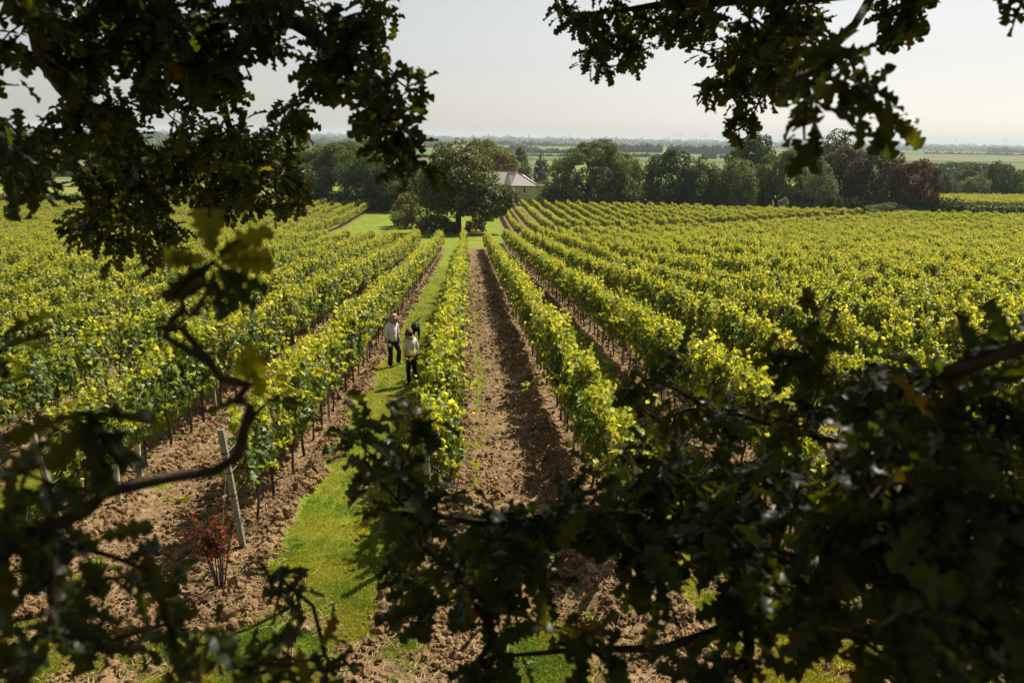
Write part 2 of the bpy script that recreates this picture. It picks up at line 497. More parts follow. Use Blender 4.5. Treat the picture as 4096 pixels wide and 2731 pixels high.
def vine_foliage(seed, n=820, tv=VL_V, tf=VL_F, big=1.0, length=1.05):
    r = np.random.default_rng(seed)
    n1 = int(n * 0.80)
    y = r.uniform(-length / 2, length / 2, n1)
    z = 0.72 + 1.12 * r.beta(1.35, 1.05, n1)
    # thickness breathes along the row; leaves sit on the two faces and the top
    wid = 0.245 + 0.07 * np.sin(y * 5 + seed) + 0.06 * np.sin(z * 6 + seed * 1.3)
    wid = wid * np.where(z < 0.95, 0.8, 1.0) * np.where(z > 1.6, 0.85, 1.0)
    side = np.where(r.random(n1) < 0.5, -1, 1)
    dep = 1 - np.abs(r.normal(0, 0.35, n1))
    x = side * wid * np.clip(dep, -0.3, 1.1)
    x += 0.06 * np.sin(y * 3 + seed * 2.1)
    clump = 0.5 + 0.5 * np.cos(2 * np.pi * (y - 0.12 * np.sin(seed)) / length)
    x *= 0.68 + 0.42 * clump
    # top line uneven
    topl = 1.58 + 0.28 * clump + 0.10 * np.sin(y * 6.3 + seed * 1.7) + 0.06 * np.sin(y * 14 + seed)
    z = 0.72 + (z - 0.72) * (topl - 0.72) / 1.12 + r.normal(0, 0.03, n1)
    P = [np.stack([x, y, z], 1)]
    tp = np.clip((z - topl + 0.28) / 0.22, 0, 1)
    nr = np.stack([side * (1.25 - 1.0 * tp), r.normal(0, 0.42, n1), 0.18 + 1.5 * tp + r.normal(0, .28, n1)], 1)
    Nn = [nr]
    S = [r.uniform(0.07, 0.125, n1) * big]
    # shoots standing out of the top and sides
    ns = 16
    for i in range(ns):
        k = int(n * 0.20 / ns) + 1
        up = r.random() < 0.72
        p0 = np.array([r.uniform(-.15, .15), r.uniform(-length / 2, length / 2), 1.68 if up else r.uniform(1.0, 1.6)])
        if not up: p0[0] = 0.24 * (1 if r.random() < .5 else -1)
        dr = np.array([r.normal(0, .25) + (0 if up else 1.0 * np.sign(p0[0])), r.normal(0, .3), 1.0 if up else 0.15]); dr /= np.linalg.norm(dr)
        ln = r.uniform(0.15, 0.62) if up else r.uniform(0.1, 0.32)
        t = np.linspace(0.1, 1, k)
        q = p0 + dr * (t * ln)[:, None] + r.normal(0, 0.025, (k, 3)); q[:, 2] -= (0.12 * t * t * ln)
        P.append(q); Nn.append(r.normal(0, .6, (k, 3)) + [0, 0, .6]); S.append(r.uniform(0.06, 0.11, k) * big * (1.1 - .4 * t))
    P = np.concatenate(P); Nn = np.concatenate(Nn); S = np.concatenate(S)
    d = r.normal(0, .7, (len(P), 3)) + [0, 0, -0.75] + 0.4 * Nn * [1, 1, 0]
    Fm = frames(d, Nn)
    P = P - Fm[:, :, 0] * S[:, None] * 0.35
    young = np.concatenate([r.random(n1) < .07 + .55 * tp, np.ones(len(P) - n1, bool)])  # besides true shoots, most top leaves go paler: sunlit tops by colour
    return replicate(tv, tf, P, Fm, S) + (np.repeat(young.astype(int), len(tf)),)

def vine_trunk(seed):
    r = np.random.default_rng(seed + 100)
    g = Geo()
    pts = []; x = y = 0.0
    for i in range(6):
        pts.append((x, y, -0.06 + i * 0.17)); x += r.normal(0, 0.014); y += r.normal(0, 0.02)
    g.tube(pts, [0.030, 0.024, 0.021, 0.020, 0.022, 0.020], 5)
    top = pts[-1]
    for s in (-1, 1):
        g.tube([top, (top[0], top[1] + s * 0.15, top[2] + 0.07), (top[0], top[1] + s * 0.48, top[2] + 0.08)], [0.014, 0.010, 0.007], 4)
    for i in range(4):
        yy = r.uniform(-.45, .45)
        g.tube([(0, yy, .88), (r.normal(0, .06), yy + r.normal(0, .05), 1.3), (r.normal(0, .1), yy + r.normal(0, .08), 1.75)], [0.006, 0.005, 0.003], 3, cap=False)
    return g.mesh('vine_trunk', M['vinewood'])

def grape_bunch(seed):
    r = np.random.default_rng(seed); g = Geo()
    for i in range(20):
        t = r.random(); a = r.uniform(0, 6.28); q = 0.035 * (1 - 0.75 * t)
        g.blob((q * math.cos(a), q * math.sin(a), -0.14 * t), 0.0115, 5, 4)
    g.tube([(0, 0, .01), (0, 0, -.05), (0, 0, -.145)], [.026, .022, .008], 6)
    return g.mesh('grape_bunch', M['grape'], True)

NV = 12
fol_me = []
for i in range(NV):
    V_, sz_, lp_, mi_ = vine_foliage(i * 7 + 1)
    fol_me.append(mesh_np('vine_foliage', V_, sz_, lp_, [M['vine'], M['young_sunlit_vine']], mi_))
trunk_me = [vine_trunk(i) for i in range(6)]
bunch_me = [grape_bunch(i) for i in range(3)]
BRG_V = VL_FAR_V

vis = []
half = 18.0 / FOCAL
for k in range(-42, 90):
    x = row_x(k)
    for (a, b) in row_spans(k):
        yv = np.arange(a + 0.7, b, 1.0)
        for y in yv:
            xr = x * math.cos(YAW) - y * math.sin(YAW)
            zf = y * math.cos(YAW) + x * math.sin(YAW)
            if abs(xr) < zf * half * 1.03 + 6 and y < 240:
                vis.append((k, x, y))
# the second vineyard beyond the right-hand hedge
for k in range(38, 90):
    x = row_x(k)
    for y in np.arange(186 + 0.1 * (x - 100), 232, 1.0):
        xr = x * math.cos(YAW) - y * math.sin(YAW); zf = y * math.cos(YAW) + x * math.sin(YAW)
        if abs(xr) < zf * half * 1.03 + 6: vis.append((k, x, y))
vis = np.array(vis)
vx = vis[:, 1] + rng.normal(0, 0.03, len(vis)); vy = vis[:, 2] + rng.normal(0, 0.05, len(vis))
vz = ground_z(vis[:, 1], vis[:, 2])
vz = np.where(vis[:, 2] > 30, gz(vis[:, 2]), vz) 
# nearest of them inside the frame become plants of their own
Q = np.stack([vx, vy, vz + 1.3], 1)
zc = Q @ cam_fwd; u = (Q @ cam_right) / zc * FOCAL / 36; w_ = (Q @ cam_up) / zc * FOCAL / 36
infr = (np.abs(u) < 0.5) & (np.abs(w_) < 0.345)
order = np.argsort(np.where(infr, np.linalg.norm(Q, axis=1), 1e9))
NEAR = set(order[:300].tolist())
ordn = ['first', 'second', 'third', 'fourth', 'fifth', 'sixth', 'seventh', 'eighth', 'ninth', 'tenth', 'eleventh', 'twelfth']
def ORD(c):
    c += 1
    if c <= 12: return ordn[c - 1]
    return str(c) + ('th' if 10 < c % 100 < 14 else {1: 'st', 2: 'nd', 3: 'rd'}.get(c % 10, 'th'))
def row_phrase(k):
    if k == 0: return 'row between grass strip and furrows'
    if k < 0: return '%s row left of the grass strip' % ordn[min(-k - 1, 11)]
    return '%s row right of the furrows' % ordn[min(k - 1, 11)]
rowcount = {}
for j in sorted(NEAR, key=lambda q: (vis[q, 0], vis[q, 2])):
    k = int(vis[j, 0]); y = vis[j, 2]
    c = rowcount.get(k, 0); rowcount[k] = c + 1
    cnt = ORD(c)
    lab = '%s leafy grape vine up from the near end, %s' % (cnt, row_phrase(k))
    i = int((k * 5 + c * 7) % NV)
    root = empty('grape_vine', (vx[j], vy[j], vz[j]), math.pi * (c % 2), label=lab, cat='grape vine', group='grape vines trained in rows')
    s = float(rng.uniform(0.90, 1.10)); root.scale = (s, 1, s)
    obj('trunk', trunk_me[(k + c) % 6], root)
    obj('foliage', fol_me[i], root)
    if c < 22 and -5 < k < 5:
        for q in range(4):
            b_ = obj('grape_bunch', bunch_me[q % 3], root)
            b_.location = (random.choice((-1, 1)) * random.uniform(.1, .24), random.uniform(-.4, .4), random.uniform(.74, .95))
rest = np.array([j for j in range(len(vis)) if j not in NEAR])
src_f = [bpy.data.objects.new('vine_foliage_source', m_) for m_ in fol_me[:8]]
src_t = [bpy.data.objects.new('vine_trunk_source', m_) for m_ in trunk_me[:3]]
n_ = len(rest)
Pr = np.stack([vx[rest], vy[rest], vz[rest]], 1)
rot = np.stack([np.zeros(n_), np.zeros(n_), math.pi * rng.integers(0, 2, n_)], 1)
vig = 0.86 + 0.30 * fbm(vx[rest], vy[rest], 5.0, 3)
sc_ = np.stack([rng.uniform(.8, 1.2, n_), np.ones(n_), vig * rng.uniform(.88, 1.1, n_)], 1)
idx_f = rng.integers(0, 8, n_)
tr = vy[rest] < 110
Pall = np.concatenate([Pr, Pr[tr]]); rall = np.concatenate([rot, rot[tr]]); sall = np.concatenate([sc_, sc_[tr]])
iall = np.concatenate([idx_f, 8 + rng.integers(0, 3, tr.sum())])
scatter('vineyard_vines', Pall, rall, sall, iall, src_f + src_t, label='rows of green grape vines filling the slope on both sides', cat='vines')
print('vines', len(vis))

# ------------------------------------------------------------------ posts, wires, grow tubes
def post_mesh(h, w=0.075, name='vineyard_post'):
    g = Geo()
    t = 0.011
    # a U-shaped (channel) post with dark bands
    g.box(-w / 2, w / 2, -t, t, -0.15, h)
    g.box(-w / 2, -w / 2 + 0.016, t, 0.05, -0.15, h)
    g.box(w / 2 - 0.016, w / 2, t, 0.05, -0.15, h)
    return g
def wire_tie(h, z, w=0.075):
    g = Geo(); g.box(-w / 2 - .004, w / 2 + .004, -0.016, 0.055, z - .008, z + .008)
    return g
M['band'] = plain('dark_tie', (0.03, 0.03, 0.03), 0.6, 0.3, 0.1, 10)
end_g = post_mesh(1.85).mesh('end_post', M['post'])
mid_g = post_mesh(1.75, 0.05).mesh('line_post', M['post'])
tie_me = [wire_tie(1.85, z).mesh('wire_tie', M['band']) for z in (0.85, 1.2, 1.5)]
def end_post(k, y, label):
    x = row_x(k)
    e = empty('end_post', (x, y, float(ground_z(x, y))), 0, label=label, cat='post', group='end posts of the vine rows')
    e.rotation_euler = (R(9), R(1.5 * (1 if k > 0 else -1)), 0)
    obj('shaft', end_g, e)
    for t_ in tie_me: obj('wire_tie', t_, e)
    return e
epl = {-2: 'grey end post far left, behind the dark hanging leaf', -1: 'tall grey leaning end post beside the red-leaved rose bush',
       0: 'grey end post in the yellow leaves left of the brown furrows', 1: 'pale grey end post rising from dark oak leaves, right of the furrows'}
for k in range(-4, 6):
    end_post(k, row_spans(k)[0][0], epl.get(k, 'grey end post starting the %s' % row_phrase(k)))
cnt = 0
for k in range(-9, 10):
    for (a, b) in row_spans(k):
        c = 0
        for y in np.arange(a + 6.2, b - 1, 6.2):
            c += 1
            if y > 90 or not abs(row_x(k) - y * 0.061) < y * .69 + 3: continue
            e = empty('line_post', (row_x(k) + 0.02, y, float(gz(y)) if y > 30 else float(ground_z(row_x(k), y))), label='%s slim grey line post, %s' % (ORD(c - 1), row_phrase(k)),
                      cat='post', group='line posts inside the vine rows')
            obj('shaft', mid_g, e); cnt += 1
for k in range(-4, 5):
    x = row_x(k); a = row_spans(k)[0][0]; bz = float(ground_z(x, a))
    w = empty('trellis_wire', (x, a, bz), label='thin trellis wires from the end post, %s' % row_phrase(k), cat='wire', group='trellis wires along the rows')
    for z in (0.85, 1.2, 1.5):
        g = Geo(); yy = np.arange(0, 24, 3.0)
        oy = -z * math.tan(R(9))
        pts = [(0, oy, z)] + [(0.0, q, float(gz(a + q)) - bz + z) for q in yy[1:]]
        g.tube(pts, 0.0022, 3, cap=False)
        g.obj('wire', M['wire'], w)
    g = Geo(); g.tube([(0, -1.5 * math.tan(R(9)), 1.5), (0.03, -1.15, 0.0)], 0.003, 3); g.obj('guy_wire', M['wire'], w)
tube_g = Geo(); tube_g.tube([(0, 0, -.05), (0, 0, .35), (0.01, 0, .62)], [0.052, 0.05, 0.052], 10, cap=False)
tube_me = tube_g.mesh('grow_tube', M['tubeplastic'], True)
tb = Geo(); tb.tube([(0, 0, .33), (0, 0, .345)], [.056, .056], 10); tb_me = tb.mesh('tie', M['band'])
for i, (x, y, lab) in enumerate([(-5.42, 10.75, 'nearer pale plastic grow tube beside the lower left furrows'), (-5.5, 11.7, 'second pale grow tube, just up the row from the nearer one'),
                                 (4.55, 17.2, 'pale grow tube low in the second row right of furrows'), (4.6, 16.2, 'pale grow tube half hidden behind dark twig on the right')]):
    e = empty('grow_tube', (x, y, float(ground_z(x, y))), label=lab, cat='plant tube', group='pale grow tubes round young vines')
    obj('sleeve', tube_me, e); obj('tie', tb_me, e)

# ------------------------------------------------------------------ soil clods, grass
def clod(seed, sub=2):
    import bmesh
    bm = bmesh.new(); bmesh.ops.create_icosphere(bm, subdivisions=sub, radius=0.5)
    r = random.Random(seed); off = Vector((r.random() * 50, r.random() * 50, 0))
    from mathutils import noise as mn
    for v in bm.verts:
        d = mn.noise(v.co * 2.2 + off) * 0.45 + mn.noise(v.co * 6 + off) * 0.16
        v.co *= (1 + d); v.co.z *= 0.75
    me = bpy.data.meshes.new('clod'); bm.to_mesh(me); bm.free()
    me.materials.append(M['clod']); return me
def clod_material():
    m, N, L = newmat('soil_clod')
    out = N.new('ShaderNodeOutputMaterial'); p = N.new('ShaderNodeBsdfPrincipled')
    oi = N.new('ShaderNodeObjectInfo'); g = N.new('ShaderNodeNewGeometry')
    n = N.new('ShaderNodeTexNoise'); n.inputs['Scale'].default_value = 40; L.new(g.outputs['Position'], n.inputs['Vector'])
    n2 = N.new('ShaderNodeTexNoise'); n2.inputs['Scale'].default_value = 1.6; L.new(g.outputs['Position'], n2.inputs['Vector'])
    ad = N.new('ShaderNodeMath'); ad.operation = 'MULTIPLY_ADD'; L.new(n.outputs[0], ad.inputs[0]); ad.inputs[1].default_value = .5
    a2 = N.new('ShaderNodeMath'); a2.operation = 'MULTIPLY'; L.new(n2.outputs[0], a2.inputs[0]); a2.inputs[1].default_value = .5; L.new(a2.outputs[0], ad.inputs[2])
    c = ramp(N, L, ad.outputs[0], [(0.36, (0.105, 0.064, 0.032)), (0.5, (0.20, 0.127, 0.067)), (0.64, (0.33, 0.22, 0.125))])
    L.new(c, p.inputs['Base Color']); p.inputs['Roughness'].default_value = 1.0; p.inputs['Specular IOR Level'].default_value = 0.05
    b = N.new('ShaderNodeBump'); b.inputs['Strength'].default_value = 0.6; b.inputs['Distance'].default_value = 0.01
    L.new(n.outputs[0], b.inputs['Height']); L.new(b.outputs[0], p.inputs['Normal'])
    L.new(p.outputs[0], out.inputs[0]); return m
M['clod'] = clod_material()
def sample_view(n, y0, y1, power=1.0):
    """points on the ground in view, denser close by"""
    y = y0 * (y1 / y0) ** rng.random(n)
    x = (rng.random(n) * 2 - 1) * (y * 0.72 + 2) + y * 0.061
    return x, y
x, y = sample_view(760000, 5.2, 75)
d_row = np.abs(((x - X0) / SP + 0.5) % 1 - 0.5) * SP
keep = (rng.random(len(x)) < soil_mask(x, y) * (0.42 + 0.8 * np.exp(-((d_row - 0.42) / 0.22) ** 2)) * np.clip(fbm(x, y, 0.8, 2) * 2 - .35, 0.05, 1)) & ((y > 7) | (rng.random(len(x)) < 0.5)) & (np.abs(x) < 26)
x, y = x[keep], y[keep]
d_row = d_row[keep]
s = rng.lognormal(-3.55, 0.55, len(x)) * (1 + 0.9 * np.exp(-((d_row - 0.42) / 0.2) ** 2) * rng.random(len(x)))
s = np.clip(s * np.clip(y / 16, 1, 2.2), 0.015, 0.24)
P = np.stack([x, y, ground_z(x, y) + s * 0.12], 1)
src_c = [bpy.data.objects.new('clod_source', clod(i, 2 if i < 3 else 1)) for i in range(5)]
scatter('soil_clods', P, rng.uniform(0, 6.28, (len(x), 3)), np.stack([s, s * rng.uniform(.7, 1.2, len(x)), s * rng.uniform(.6, 1, len(x))], 1), rng.integers(0, 5, len(x)), src_c,
        label='crumbly brown clods on the tilled strips', cat='soil clods')
print('clods', len(x))

M['blade'] = leafmat('grass_blade', [(0.0, (0.12, 0.175, 0.016)), (0.6, (0.18, 0.225, 0.02)), (0.9, (0.26, 0.26, 0.045)), (1.0, (0.38, 0.32, 0.14))], (2.2, 2.0, 1.2), 0.5, rough=0.6, spec=0.25)
def patchy(m, sc, lo, hi):
    N, L = m.node_tree.nodes, m.node_tree.links
    g = N.new('ShaderNodeNewGeometry'); n = N.new('ShaderNodeTexNoise'); n.inputs['Scale'].default_value = sc; n.inputs['Detail'].default_value = 5
    L.new(g.outputs['Position'], n.inputs['Vector'])
    c = ramp(N, L, n.outputs[0], [(0.35, lo), (0.62, hi)])
    for node in list(N):
        if node.type in ('BSDF_PRINCIPLED', 'BSDF_TRANSLUCENT'):
            inp = node.inputs[0]; src = inp.links[0].from_socket
            x = N.new('ShaderNodeMix'); x.data_type = 'RGBA'; x.blend_type = 'MULTIPLY'; x.inputs[0].default_value = 1
            L.new(src, x.inputs[6]); L.new(c, x.inputs[7]); L.new(x.outputs[2], inp)
patchy(M['blade'], 1.3, (0.55, 0.80, 0.8), (1.35, 1.10, 1.3))
patchy(M['young_sunlit_vine'], 0.55, (0.78, 0.88, 0.9), (1.12, 1.06, 1.0))
patchy(M['vine'], 0.55, (0.72, 0.85, 0.9), (1.2, 1.1, 1.0))
def tuft(seed, n=26, h=0.05, rad=0.07):
    r = np.random.default_rng(seed)
    tv = [(0, -0.5, 0), (0, 0.5, 0), (0.25, 0.35, 0.55), (0.25, -0.35, .55), (0.75, 0, 1.0)]
    tf = [(0, 1, 2, 3), (3, 2, 4)]
    a = r.uniform(0, 6.28, n); q = rad * np.sqrt(r.random(n)); P = np.stack([q * np.cos(a), q * np.sin(a), 0 * q - 0.005], 1)
    b = r.uniform(0, 6.28, n); Fm = np.stack([np.stack([np.cos(b), np.sin(b), 0 * b], 1), np.stack([-np.sin(b), np.cos(b), 0 * b], 1), np.tile([0, 0, 1.], (n, 1))], 2)
    hh = h * r.uniform(.5, 1.3, n)
    S = np.stack([hh * r.uniform(.3, 1.2, n), np.full(n, 0.006), hh], 1)
    V, sz, lp = replicate(tv, tf, P, Fm, S)
    return mesh_np('grass_tuft', V, sz, lp, M['blade'])
x, y = sample_view(210000, 5.2, 60)
m_ = soil_mask(x, y)
keep = (rng.random(len(x)) < np.clip(1 - m_ * 1.15, 0.012, 1)) & (np.abs(x) < 26)
x, y = x[keep], y[keep]
sc = np.clip(y / 11, 1, 3.0) * rng.uniform(.7, 1.3, len(x)) * np.where(y < 7.5, 1.3, 1.0)
P = np.stack([x, y, ground_z(x, y)], 1)
src_g = [bpy.data.objects.new('tuft_source', tuft(i, 24, 0.028 if i < 4 else .06)) for i in range(5)]
scatter('grass', P, np.stack([0 * x, 0 * x, rng.uniform(0, 6.28, len(x))], 1), np.stack([sc, sc, np.sqrt(sc) * rng.uniform(.7, 1.3, len(x))], 1),
        np.where(rng.random(len(x)) < .06, 4, rng.integers(0, 4, len(x))), src_g, label='short mown grass between the rows', cat='grass')
print('tufts', len(x))
def litter(seed):
    r = np.random.default_rng(seed); g = Geo()
    for i in range(5):
        a = r.uniform(0, 6.28); p = np.array([r.normal(0, .12), r.normal(0, .12), .012]); d = np.array([math.cos(a), math.sin(a), r.normal(0, .1)]) * r.uniform(.04, .16)
        g.tube([p, p + d * .5 + (0, 0, .01), p + d], [.0035, .003, .002], 3)
    return g.mesh('litter', M['straw'])
M['straw'] = plain('dry_stalk', (0.40, 0.31, 0.19), 0.9, 0.1, 0.3, 20)
x, y = sample_view(9000, 5.6, 30)
m_ = soil_mask(x, y); keep = (m_ > .2) & (rng.random(len(x)) < .35) & (np.abs(x) < 14); x, y = x[keep], y[keep]
src_l = [bpy.data.objects.new('litter_source', litter(i)) for i in range(4)]
scatter('dry_stalks', np.stack([x, y, ground_z(x, y) + .02], 1), np.stack([0 * x, 0 * x, rng.uniform(0, 6.28, len(x))], 1), np.ones((len(x), 3)), rng.integers(0, 4, len(x)), src_l,
        label='dry stalks and prunings lying on the soil', cat='litter')
# broad-leaved weeds sprouting in the furrows
x, y = sample_view(5000, 6, 40)
m_ = soil_mask(x, y); keep = (m_ > .3) & (np.abs(x) < 8) & (rng.random(len(x)) < 0.12 * (fbm(x, y, 1.2, 2) > .5))
x, y = x[keep], y[keep]
def weed(seed):
    r = np.random.default_rng(seed); n = 22
    d = r.normal(0, 1, (n, 3)); d[:, 2] = np.abs(d[:, 2]) * .5 + .2
    P = r.normal(0, .035, (n, 3)); P[:, 2] = np.abs(P[:, 2]) * .6 + .01
    V, sz, lp = replicate(VL_FAR_V, VL_FAR_F, P, frames(d, np.tile([0, 0, 1.], (n, 1)) + r.normal(0, .3, (n, 3))), r.uniform(.035, .075, n))
    return mesh_np('weed', V, sz, lp, M['blade'])
src_w = [bpy.data.objects.new('weed_source', weed(i)) for i in range(3)]
scatter('weeds', np.stack([x, y, ground_z(x, y) + .01], 1), np.stack([0 * x, 0 * x, rng.uniform(0, 6.28, len(x))], 1), np.tile(rng.uniform(.5, 1.2, len(x))[:, None], (1, 3)), rng.integers(0, 3, len(x)), src_w,
        label='small green weeds sprouting in the brown furrows', cat='weeds')

# ------------------------------------------------------------------ trees
CARD_V = [(-.5, -.32, 0), (0.02, -.5, .10), (.5, -.28, 0.02), (.42, .3, -.05), (-.05, .5, .09), (-.48, .27, -.03)]
CARD_F = [(0, 1, 4, 5), (1, 2, 3, 4)]
def crown_cloud(c, rad, n, size, seed, lobes=26, lobe_r=0.34, flat=0.0, low=-0.75, tv=CARD_V, tf=CARD_F, spray=0.0, core=0.4):
    """leaf clumps on many overlapping lobes that make up an uneven crown"""
    r = np.random.default_rng(seed)
    c = np.array(c, float); rad = np.array(rad, float)
    m = int(lobes * 2 / (1 - low)); kk = np.arange(m) + .5
    zf_ = 1 - 2 * kk / m; aa = kk * 2.39996; L = np.stack([np.sqrt(1 - zf_ ** 2) * np.cos(aa), np.sqrt(1 - zf_ ** 2) * np.sin(aa), zf_], 1) + r.normal(0, .10, (m, 3))
    L = L[L[:, 2] > low]
    if low <= -0.99:      # bushy to the ground: the lower half keeps its full girth
        az = np.arange(lobes) * 2.39996 + r.normal(0, .25, lobes); zz = np.linspace(-1.0, 1.0, lobes) + r.normal(0, .05, lobes); hr = np.where(zz > 0, np.sqrt(np.clip(1 - zz ** 2, 0, 1)), 1 - .12 * zz ** 2)
        L = np.stack([hr * np.cos(az), hr * np.sin(az), zz * 1.15], 1)
    L = L * r.uniform(0.60, 0.80, (len(L), 1))
    lr = lobe_r * r.uniform(0.7, 1.3, len(L))
    w = lr ** 2; w /= w.sum()
    k = r.choice(len(L), n, p=w)
    q = unit(n, r)
    rr = 1.0 - np.abs(r.normal(0, 0.22, n)) + (r.random(n) < .05) * r.uniform(0, .25, n)
    P = L[k] + q * (lr[k] * rr)[:, None]
    # break the surface into clumps and gaps
    ph = np.sin(P[:, 0] * 9 + seed) + np.sin(P[:, 1] * 9 + seed * 2) + np.sin(P[:, 2] * 11 + seed * 3)
    keep = (r.random(n) < 0.70 + 0.22 * ph) & (P[:, 2] > low * 1.08)
    inner = np.linalg.norm(P, axis=1) < 0.42
    keep &= ~(inner & (r.random(n) > core))
    P = P[keep]; q = q[keep]
    n = len(P)
    P = c + P * rad
    if spray > 0: P[:, 2] -= spray * r.random(n) * rad[2] * .2
    nr = q + unit(n, r) * 0.55; nr[:, 2] += 0.35
    Fm = frames(unit(n, r), nr)
    S = size * r.uniform(.6, 1.35, n)
    return replicate(tv, tf, P, Fm, S)
def cat_clouds(cl):
    V = []; S = []; Lp = []; b = 0
    for v, s_, l in cl:
        V.append(v); S.append(s_); Lp.append(l + b); b += len(v)
    return np.concatenate(V), np.concatenate(S), np.concatenate(Lp)
def limbs(g, base, top, crown_c, rad, seed, r0):
    r = random.Random(seed)
    b = np.array(base, float); t = np.array(top, float)
    g.tube([b + (0, 0, -.3), b + (t - b) * .12, b + (t - b) * .6, t], [r0 * 1.35, r0 * 1.0, r0 * .8, r0 * .6], 9)
    for i in range(9):
        a = i * 0.698 * 1.0 * 1.0 + r.random() * .6
        st = b + (t - b) * (0.65 + .35 * r.random())
        e = np.array(crown_c) + np.array([math.cos(a) * rad[0] * .62, math.sin(a) * rad[1] * .62, rad[2] * r.uniform(-.35, .55)])
        m1 = st * .5 + e * .5 + np.array([0, 0, -.06 * rad[2]])
        g.tube([st, m1, e], [r0 * .42, r0 * .26, r0 * .10], 6)
        for q in range(2):
            e2 = e + np.array([r.uniform(-.3, .3) * rad[0], r.uniform(-.3, .3) * rad[1], r.uniform(0, .35) * rad[2]])
            g.tube([m1, e2], [r0 * .18, r0 * .05], 4)
def tree(name, label, cat, X, Y, base, height, width, mat, seed, depth=None, lobes=24, lobe_r=.36, clear=0.15, card=0.42, dens=1.0, group=None, extra=None, low=-.75, r0=None):
    z0 = base
    root = empty(name, (X, Y, z0), 0, label=label, cat=cat, group=group)
    rz = height * (1 - clear) / 2; rx = width / 2; ry = (depth or width) / 2
    c = (0, 0, height - rz)
    area = 4 * math.pi * ((rx * ry) ** 1.6 / 3 + (rx * rz) ** 1.6 / 3 + (ry * rz) ** 1.6 / 3) ** (1 / 1.6)
    n = int(area / (card ** 2) * 3.6 * dens)
    cl = [crown_cloud(c, (rx / .98, ry / .98, rz / .98), n, card, seed, lobes, lobe_r, low=low)]
    for (dx, dy, z, ex, ey, ez) in (extra or []):
        a2 = 4 * math.pi * ((ex + ey + ez) / 3) ** 2
        cl.append(crown_cloud((dx, dy, z), (ex, ey, ez), int(a2 / card ** 2 * 2.3 * dens), card, seed + 5, 12, .4))
    V, sz, lp = cat_clouds(cl)
    obj('crown', mesh_np('crown', V, sz, lp, M[mat]), root)
    g = Geo(); rr = r0 or max(0.12, width * .032)
    limbs(g, (0, 0, 0), (0, 0, height * (clear + .22)), c, (rx, ry, rz), seed, rr)
    g.obj('trunk', M['bark'], root, True)
    return root
def low_group(px): return 1150 < px < 1800 or 2600 < px < 3760
def ptree(name, label, cat, px, top, depth, wpx, mat, seed, base=None, **kw):
    """a tree whose crown centre column and top are read off the photograph, standing at world distance depth"""
    if low_group(px): wpx = wpx * 1.22
    p = at(px, top, depth); b = float(gz(depth)) if base is None else base
    z = (p @ cam_fwd); m = z / (FOCAL / 36 * IMG_W)
    return tree(name, label, cat, p[0], depth, b, p[2] - b, wpx * m, mat, seed, **kw)

# the oak in the clearing
pb = at(1832, 760, 114)
gb = float(gz(114))
m_ = 114 / 2958.0
ztop = at(1810, 572, 114)[2]
Hh = ztop - gb
oak = empty('oak_tree', (pb[0], 114, gb), label='big round dark green oak standing alone in the grass clearing', cat='tree')
cl = [crown_cloud((-0.3, 0, Hh - 5.4), (6.1, 6.2, 5.6), 22000, 0.28, 11, 60, .25, low=-.8),
      crown_cloud((-0.8, -.6, Hh - 8.4), (6.0, 5.8, 3.6), 10000, 0.28, 12, 26, .32),
      crown_cloud((5.6, -0.5, Hh - 8.4), (3.0, 3.4, 2.5), 5000, 0.28, 13, 16, .36),
      crown_cloud((4.0, 0.5, Hh - 9.4), (3.2, 3.6, 2.4), 4500, 0.28, 14, 14, .36)]
V, sz, lp = cat_clouds(cl)
M['leaf_oak2'] = leafmat('far_oak_leaf', [(0.0, (0.030, 0.046, 0.010)), (0.55, (0.058, 0.072, 0.014)), (1.0, (0.16, 0.155, 0.028))], (2.6, 2.6, 0.9), .2, rough=.6, spec=.2)
obj('crown', mesh_np('crown', V, sz, lp, M['leaf_oak2']), oak)
g = Geo(); limbs(g, (0, 0, 0), (0.1, 0, 4.5), (0, 0, Hh - 6), (6.3, 6, 5), 4, 0.52)
g.tube([(0.2, 0, 3.0), (2.5, -.5, 5.0), (5.5, -1, 6.2)], [.3, .2, .08], 7)
g.obj('trunk', M['bark'], oak, True)

